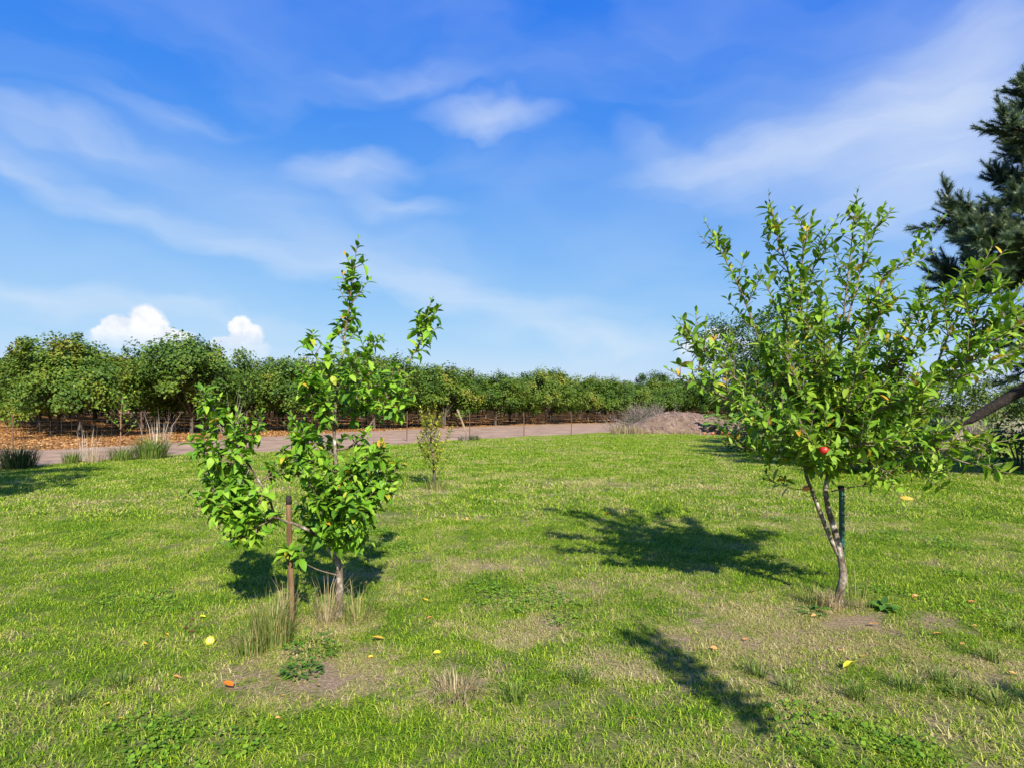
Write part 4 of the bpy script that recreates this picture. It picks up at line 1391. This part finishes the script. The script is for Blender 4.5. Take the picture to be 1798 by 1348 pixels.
def weed(loc, n, rad, leaf, label, group=None, h=.06, kind=None):
    mb = MB()
    for k in range(n):
        a = random.uniform(0, 6.28); q = rad * math.sqrt(random.random())
        v, f = leaf_geo(leaf * random.uniform(.6, 1.2), leaf * .42, .3, .35)
        m = np.array(frame(Vector((math.cos(a), math.sin(a), random.uniform(.1, .7))), Vector((0, 0, 1)) + rand_unit() * .3))
        mb.add(v @ m.T + np.array((q * math.cos(a) * .9, q * math.sin(a) * .9, random.uniform(.0, h))), f)
    o = mb.obj('weed', M['weed'], None, True)
    o.location = loc
    tag(o, label, 'weed', group, kind)


weed(gd(545, 1150), 130, .20, .036, 'leafy dark green weed patch below the slender apple tree', h=.14, kind='stuff')
weed(gd(530, 1185), 120, .12, .04, 'small leafy weed patch on the bare soil', h=.07, kind='stuff')
weed(gd(1552, 1070), 22, .04, .12, 'broad leaved weed rosette right of the bushy apple trunk', h=.04)
weed(gd(1430, 1078), 22, .08, .07, 'low weed rosette left of the bushy apple trunk', h=.05)


def brush():
    # heap of earth
    c = P(1212, 765, 37.5); c.z = 0
    e = empty('dirt_mound', c, 'pinkish brown mound of bare earth at the lawn edge', 'mound')
    nx, ny = 70, 40
    V, Fc = [], []
    rr = np.random.default_rng(5)
    ph = rr.uniform(0, 6.28, (8, 2)); fq = rr.uniform(1.5, 7, (8, 2))
    for j in range(ny):
        for i in range(nx):
            x = (i / (nx - 1) - .5) * 9.0; y = (j / (ny - 1) - .5) * 4.6
            g = max(0, 1 - (x / 4.35) ** 2 - (y / 2.2) ** 2)
            hgt = 1.15 * g ** 1.1 * (1 - .08 * x)
            nzz = sum(math.sin(fq[k, 0] * x + ph[k, 0]) * math.sin(fq[k, 1] * y + ph[k, 1]) for k in range(8)) / 8
            z = hgt + (nzz * .12 + rr.normal() * .022) * (1 if g > 0 else 0) * min(1, g * 4) - (.03 if g <= 0 else 0)
            V.append((x, y, z))
    for j in range(ny - 1):
        for i in range(nx - 1):
            a = j * nx + i
            Fc.append((a, a + 1, a + nx + 1, a + nx))
    mesh_obj('heap', V, Fc, M['mound'], e, True)
    mb = MB()
    for k in range(420):
        x, y = random.gauss(0, 1.6), random.gauss(-.7, .8)
        g = 1 - (x / 4.35) ** 2 - (y / 2.2) ** 2
        if g < -.05:
            continue
        z = 1.15 * max(0, g) ** 1.1 * (1 - .08 * x)
        s = random.uniform(.03, .10) * (1.5 if random.random() < .1 else 1)
        vs = [Vector((math.cos(a) * s, math.sin(a) * s, zz * s)) * random.uniform(.7, 1.2) for zz in (-.5, .45) for a in (0, 1.5, 3.1, 4.6)]
        vs.append(Vector((0, 0, .85 * s)))
        mb.add([tuple(v + Vector((x, y, z))) for v in vs], [(0, 1, 5, 4), (1, 2, 6, 5), (2, 3, 7, 6), (3, 0, 4, 7), (4, 5, 8), (5, 6, 8), (6, 7, 8), (7, 4, 8)])
    o = mb.obj('clods', M['clod'], e); o['kind'] = 'stuff'

    # pile of cut branches behind it
    c = P(1150, 760, 40.0); c.z = 0
    e = empty('brush_pile', c, 'grey tangle of cut dead branches piled behind the earth mound', 'brush pile')
    mb = MB(); mb2 = MB()
    for k in range(330):
        a = random.uniform(0, 6.28); x = random.gauss(-.6, 1.1); y = random.gauss(0, .7)
        z = random.uniform(.0, 1.2) * max(.2, 1 - (x / 3) ** 2)
        d = Vector((random.gauss(-.3, .8), random.gauss(0, .5), random.uniform(.1, 1.2))).normalized()
        ln = random.uniform(.6, 1.7)
        p = Vector((x, y, z)); m = p + d * ln * .5 + rand_unit() * .12; t = m + (d + rand_unit() * .35).normalized() * ln * .5
        if t.z > 2.55:
            continue
        tube(mb, [p, m, t], random.uniform(.012, .03), .006, 4)
        for g in range(3):
            q = m.lerp(t, random.random())
            tube(mb, [q, q + rand_unit() * .2, q + rand_unit() * .45 + Vector((0, 0, .1))], .008, .004, 3)
    mb.obj('branches', M['brushwood'], e)
    e.scale = (.85, .85, .82)
    me = crown_mesh('weeds', 1.5, .75, .6, 50, 26, .09, M['dull'], 77, clump_r=.35)
    o = bpy.data.objects.new('weeds', me); COL.objects.link(o); o.parent = e; o.location = (-.7, -.9, 0)
    # straw fringe
    for k in range(26):
        px = 1080 + k * 8.5
        if px < 1130 or random.random() < .35:
            tuft('dry_grass', P(px, 0, 36.2 + random.uniform(-.3, .3)) * Vector((1, 1, 0)) if False else Vector((P(px, 0, 35.4).x, 35.4 + random.uniform(-.3, .3), 0)),
                 90, .62 if px < 1130 else .26, .7, M['straw'], 'straw coloured grass fringe at the foot of the earth mound', 'straw grass fringe', width=.010, lean=.5, seed=k)
    # squash plant with red fruit at the mound's end
    g = Vector((P(1268, 0, 35).x, 35.2, 0))
    e = empty('squash_plant', g, 'bright green broad leaved plant at the end of the earth mound', 'plant')
    mb = MB()
    for k in range(70):
        v, f = leaf_geo(random.uniform(.22, .36), .28, .15, .35)
        a = random.uniform(0, 6.28); q = random.uniform(0, .75)
        m = np.array(frame(Vector((math.cos(a), math.sin(a), .25)), Vector((0, -.3, 1)) + rand_unit() * .4))
        mb.add(v @ m.T + np.array((q * math.cos(a), q * .6 * math.sin(a), random.uniform(.3, 1.15))), f)
    mb.obj('foliage', M['weed2'], e, True)
    mb = MB()
    for k in range(7):
        a = random.uniform(0, 6.28)
        tube(mb, [Vector((0, 0, -.02)), Vector((.2 * math.cos(a), .2 * math.sin(a), .5)), Vector((.5 * math.cos(a), .4 * math.sin(a), .9))], .02, .01, 5)
    mb.obj('stem', M['weed'], e)
    for k, (dx, dy, r) in enumerate([(-.62, -.45, .10), (-.1, -.7, .15), (.30, -.42, .09), (-1.05, -.3, .08)]):
        apple(g + Vector((dx, dy, r * .78)), r, 'red_fruit', 'reddish orange fruit lying in front of the broad leaved plant', False, 'squash', group='fruit by the broad leaved plant')['category'] = 'squash'


M['weed2'] = leaf_mat('squash_leaf', [(0, (.07, .17, .02)), (.6, (.13, .27, .03)), (1, (.20, .34, .05))], .35, .3, .5)
M['red_fruit'] = fruit_mat('red_fruit_skin', (.34, .08, .035), (.45, .15, .06), .6)
brush()


# ------------------------------------------------------------------ saplings
def sapling(base, h, lean, nbr, leafmat, ll, lw, label, name='sapling', r=.014, twig='twig', brlen=.4, gap=.05, group=None, start=.2, singles=0, up=.8, blo=.3):
    T = AppleTree(name, base, label, ll, lw, leafmat, group)
    b = Vector(base)
    top = b + Vector((lean[0], lean[1], h))
    pts = [b - Vector((0, 0, .05)), b.lerp(top, .35) + Vector((random.uniform(-.03, .03), 0, 0)), b.lerp(top, .7) + Vector((random.uniform(-.04, .04), 0, 0)), top]
    o, c = T.wood('trunk', pts, r, r * .25, 6, twig)
    mb = MB()
    for k in range(nbr):
        f = blo + (1 - blo) * (k + .5) / nbr
        p = c[min(len(c) - 2, int(f * (len(c) - 1)))]
        a = k * 2.4 + random.uniform(-.4, .4)
        ln = brlen * random.uniform(.6, 1.15) * (1.1 - .5 * f)
        d = Vector((math.cos(a), math.sin(a), up)).normalized()
        q = p + d * ln * .5; t = q + (d + Vector((0, 0, .5))).normalized() * ln * .5
        T.shoot(mb, [p, q, t], r * .18, r * .06, start, gap)
    mb.obj('branch', M[twig], T.root, True, T.base)
    T.finish(singles, 4)
    return T


g = G(762, 856)
sapling(g, 1.25, (-.03, 0), 26, M['yellow'], .085, .045, 'thin sapling with yellow leaves standing alone on the lawn', r=.036, brlen=.75, gap=.019, blo=.2, start=.2, up=1.3, twig='hazel_bark')
apple_dummy = None
# yellow leaves low on its stem
sapling(G(766, 853), .28, (.02, 0), 4, M['yellow'], .06, .03, 'short yellow shoot at the foot of the yellow sapling', 'shoot', r=.006, brlen=.14, gap=.03)
sapling(Vector((-12.6, 20.1, 0)), 1.9, (.1, 0), 16, M['apple_l'], .11, .075, 'reddish twigged sapling growing through the wire fence', r=.022, twig='redtwig', brlen=.95, gap=.055, start=.35, up=1.0)
sapling(Vector((-2.9, 26.5, 0)), 1.4, (.1, 0), 8, M['dull'], .10, .06, 'small green sapling at the fence behind the slender apple tree', r=.02, twig='redtwig', brlen=.6, gap=.06)
# beside the photographer: these throw the narrow shadows on the near lawn
sapling(Vector((2.12, .10, 0)), 3.05, (0, 0), 34, M['apple_l'], .09, .05, 'upright young tree beside the viewpoint', r=.022, brlen=.55, gap=.032, up=1.9, blo=.70)
sapling(Vector((3.75, .15, 0)), 2.45, (0, 0), 24, M['apple_l'], .09, .05, 'shorter upright young tree right of the viewpoint', r=.03, brlen=.4, gap=.04, up=1.6, blo=.6)

# broad tree out of frame whose shade falls on the left of the lawn
e = empty('shade_tree', (-9.7, 5.7, 0), 'broad leafy tree left of the lawn', 'tree')
o = bpy.data.objects.new('crown', crown_mesh('crown', 2.75, 2.2, 4.9, 150, 60, .15, M['hazel'], 900, sprouts=6)); COL.objects.link(o); o.parent = e
o = bpy.data.objects.new('trunk', hazel_trunk(901, 1.6, 2.2, .16)); COL.objects.link(o); o.parent = e

# shaded bed under the pine
for k, (px, d, rx, rz) in enumerate([(1310, 21.5, .55, .42), (1560, 17.0, 1.1, .75), (1795, 15.5, .7, .62), (1480, 18.5, 1.0, .8)]):
    shrub('low_shrub', Vector((P(px, 0, d).x, d, 0)), rx, rz, rz * .8, M['dark'], 600 + k,
          ['small dark shrub behind the lawn left of the bushy apple crown', 'low dark shrub under the sweeping pine limb', 'dark shrub at the foot of the pine', 'low dark shrub behind the bushy apple trunk'][k], leaf=.08, ncl=45, per=34, stems=5, clump_r=.25)
# tan brush right of the hedge
for k in range(9):
    x = 17.5 + k * 1.7
    tuft('dry_brush', Vector((x, 27 + (k % 3) * .7, 0)), 240, 1.15, 1.6, M['paleStalk'] if k % 2 else M['brushwood'], 'tan dry brush in front of the hedge beyond the pine', 'dry brush by the hedge', width=.012, lean=.7, cat='brush', seed=k)


# ------------------------------------------------------------------ far conifers
def conifer(x, y, h, seed):
    e = empty('conifer_tree', (x, y, 0), 'tiny distant conifer showing above the orchard', 'tree', 'distant conifers')
    rr = random.Random(seed)
    mb = MB(); tube(mb, [Vector((0, 0, 0)), Vector((0, 0, h * .5)), Vector((0, 0, h))], h * .02, .05, 6); mb.obj('trunk', M['pine_bark'], e)
    mb = MB()
    for k in range(260):
        f = rr.random() ** .8
        z = h * (.08 + .92 * f); rad = h * .17 * (1 - f) ** .8 + .2
        a = rr.uniform(0, 6.28); L = rad * rr.uniform(.6, 1.1)
        d = Vector((math.cos(a), math.sin(a), -.25)); s = Vector((-math.sin(a), math.cos(a), 0)) * .09 * h * (1 - f * .7) * .5
        p = Vector((0, 0, z))
        mb.add([tuple(p), tuple(p + d * L * .6 + s), tuple(p + d * L), tuple(p + d * L * .6 - s)], [(0, 1, 2, 3)])
    mb.obj('crown', M['conifer'], e)


for k, (px, top) in enumerate([(967, 660), (980, 659), (990, 661), (1053, 667), (960, 664), (1116, 672)]):
    d = 300 + 12 * k
    conifer((px - CX) / F * d, d, CAMH + (712 - top) / F * d, k)

# fallen hazel leaves on the orchard floor
def litter():
    v, f = leaf_geo(.10, .085, .3, .2)
    ms = []
    for k in range(3):
        mb = MB()
        for g in range(50):
            m = np.array(frame(rand_unit() * Vector((1, 1, .25)), Vector((0, 0, 1)) + rand_unit() * .5))
            vv, ff = leaf_geo(.11 * random.uniform(.6, 1.2), .09, random.uniform(-.3, .5), random.uniform(-.1, .4))
            mb.add(vv @ m.T + np.array((random.uniform(-.7, .7), random.uniform(-.7, .7), .025)), ff)
        me = bpy.data.meshes.new('litter_patch'); me.from_pydata(np.concatenate(mb.v).tolist(), [], mb.f); me.materials.append(M['litter_leaf']); ms.append(me)
    pts = []
    while len(pts) < 1500:
        y = random.uniform(18, 75) ; x = random.uniform(-.85, .3) * y
        px = CX + x / y * F; py = HY + F * CAMH / y
        lim = np.interp(px, [p[0] for p in track_far], [p[1] for p in track_far])
        if py < lim + .8 and px < 1250:
            pts.append((x, y, -.01))
    instance_stuff('leaf_litter', np.array(pts), [random.uniform(0, 6.28) for _ in pts], [random.uniform(.7, 1.2) for _ in pts], [random.randrange(3) for _ in pts], ms, label='orange brown fallen leaves covering the orchard floor', cat='leaf litter')


litter()

# ------------------------------------------------------------------ fallen leaves and windfalls on the lawn
FALL = [  # px, py, length in photo pixels, colour, label or None
    (1492, 1180, 36, 'fall_yellow', 'large bright yellow leaf lying in the grass'),
    (420, 1211, 30, 'fall_orange', 'large crumpled orange leaf on the bare soil'),
    (685, 1127, 28, 'fall_amber', 'large amber leaf at the edge of the dry grass'),
    (1532, 1100, 20, 'fall_tan', 'curled tan leaf on the bare soil right of the bushy apple trunk'),
    (1066, 905, 14, 'fall_orange', 'lone orange leaf by the shadow of the bushy apple tree'),
    (766, 1151, 16, 'fall_yellow', None), (366, 1087, 14, 'fall_yellow', None), (1231, 1116, 10, 'fall_yellow', None), (291, 1117, 15, 'fall_amber', None),
    (757, 1058, 12, 'fall_amber', None), (753, 1090, 13, 'fall_tan', None), (650, 1158, 11, 'fall_amber', None), (1308, 1126, 13, 'fall_tan', None),
    (1265, 1144, 15, 'fall_tan', None), (1487, 1146, 12, 'fall_tan', None), (1663, 1119, 19, 'fall_tan', None), (1705, 1060, 17, 'fall_tan', None),
    (1606, 1052, 15, 'fall_tan', None), (1719, 1102, 10, 'fall_tan', None), (1515, 1157, 13, 'fall_tan', None), (1330, 1042, 12, 'fall_amber', None),
    (1428, 1086, 13, 'fall_tan', None), (1106, 1266, 10, 'fall_orange', None), (326, 1196, 20, 'fall_tan', None), (346, 1112, 13, 'fall_brown', None),
    (324, 1107, 12, 'fall_brown', None), (346, 1091, 11, 'fall_brown', None), (434, 1108, 12, 'fall_tan', None), (139, 1069, 10, 'fall_tan', None),
    (185, 1243, 15, 'fall_amber', None), (211, 1267, 18, 'fall_amber', None), (506, 1225, 13, 'fall_amber', None), (487, 1265, 12, 'fall_tan', None),
    (242, 950, 10, 'fall_amber', None), (253, 1134, 11, 'fall_amber', None), (559, 1208, 10, 'fall_amber', None), (1790, 1188, 16, 'fall_tan', None),
    (432, 1262, 14, 'fall_brown', None), (820, 915, 8, 'fall_tan', None), (1750, 1118, 12, 'fall_tan', None), (1690, 1135, 12, 'fall_tan', None),
]
GEN = {'fall_yellow': 'small yellow fallen leaf on the lawn', 'fall_amber': 'small amber fallen leaf on the lawn', 'fall_tan': 'small tan orange dry leaf on the lawn',
       'fall_orange': 'small vivid orange leaf at the near edge of the lawn', 'fall_brown': 'small dark brown shrivelled leaf on the lawn'}
for (px, py, ln, mt, lab) in FALL:
    g = G(px, py)
    L_ = ln / F * g.y * .85
    v, f = leaf_geo(L_, L_ * .55, random.uniform(.2, .9), random.uniform(-.3, .3), .1)
    o = mesh_obj('fallen_leaf', v, f, M[mt], None, True)
    tilt = Vector((0, -.2, 1)) + rand_unit() * .45
    m = frame(Vector((random.choice((-1, 1)), random.uniform(-.5, .5), random.uniform(0, .25))), tilt)
    o.matrix_basis = Matrix.Translation(g + Vector((-L_ * .4, 0, 0.015 + L_ * .10))) @ m.to_4x4()
    tag(o, lab or GEN[mt], 'leaf', None if lab else 'small fallen leaves')
apple(G(369, 1131) + Vector((0, 0, .026)), .030, 'yellow_apple', 'yellow windfall apple lying in the lawn grass', True, tilt=(1.2, .4, .3))
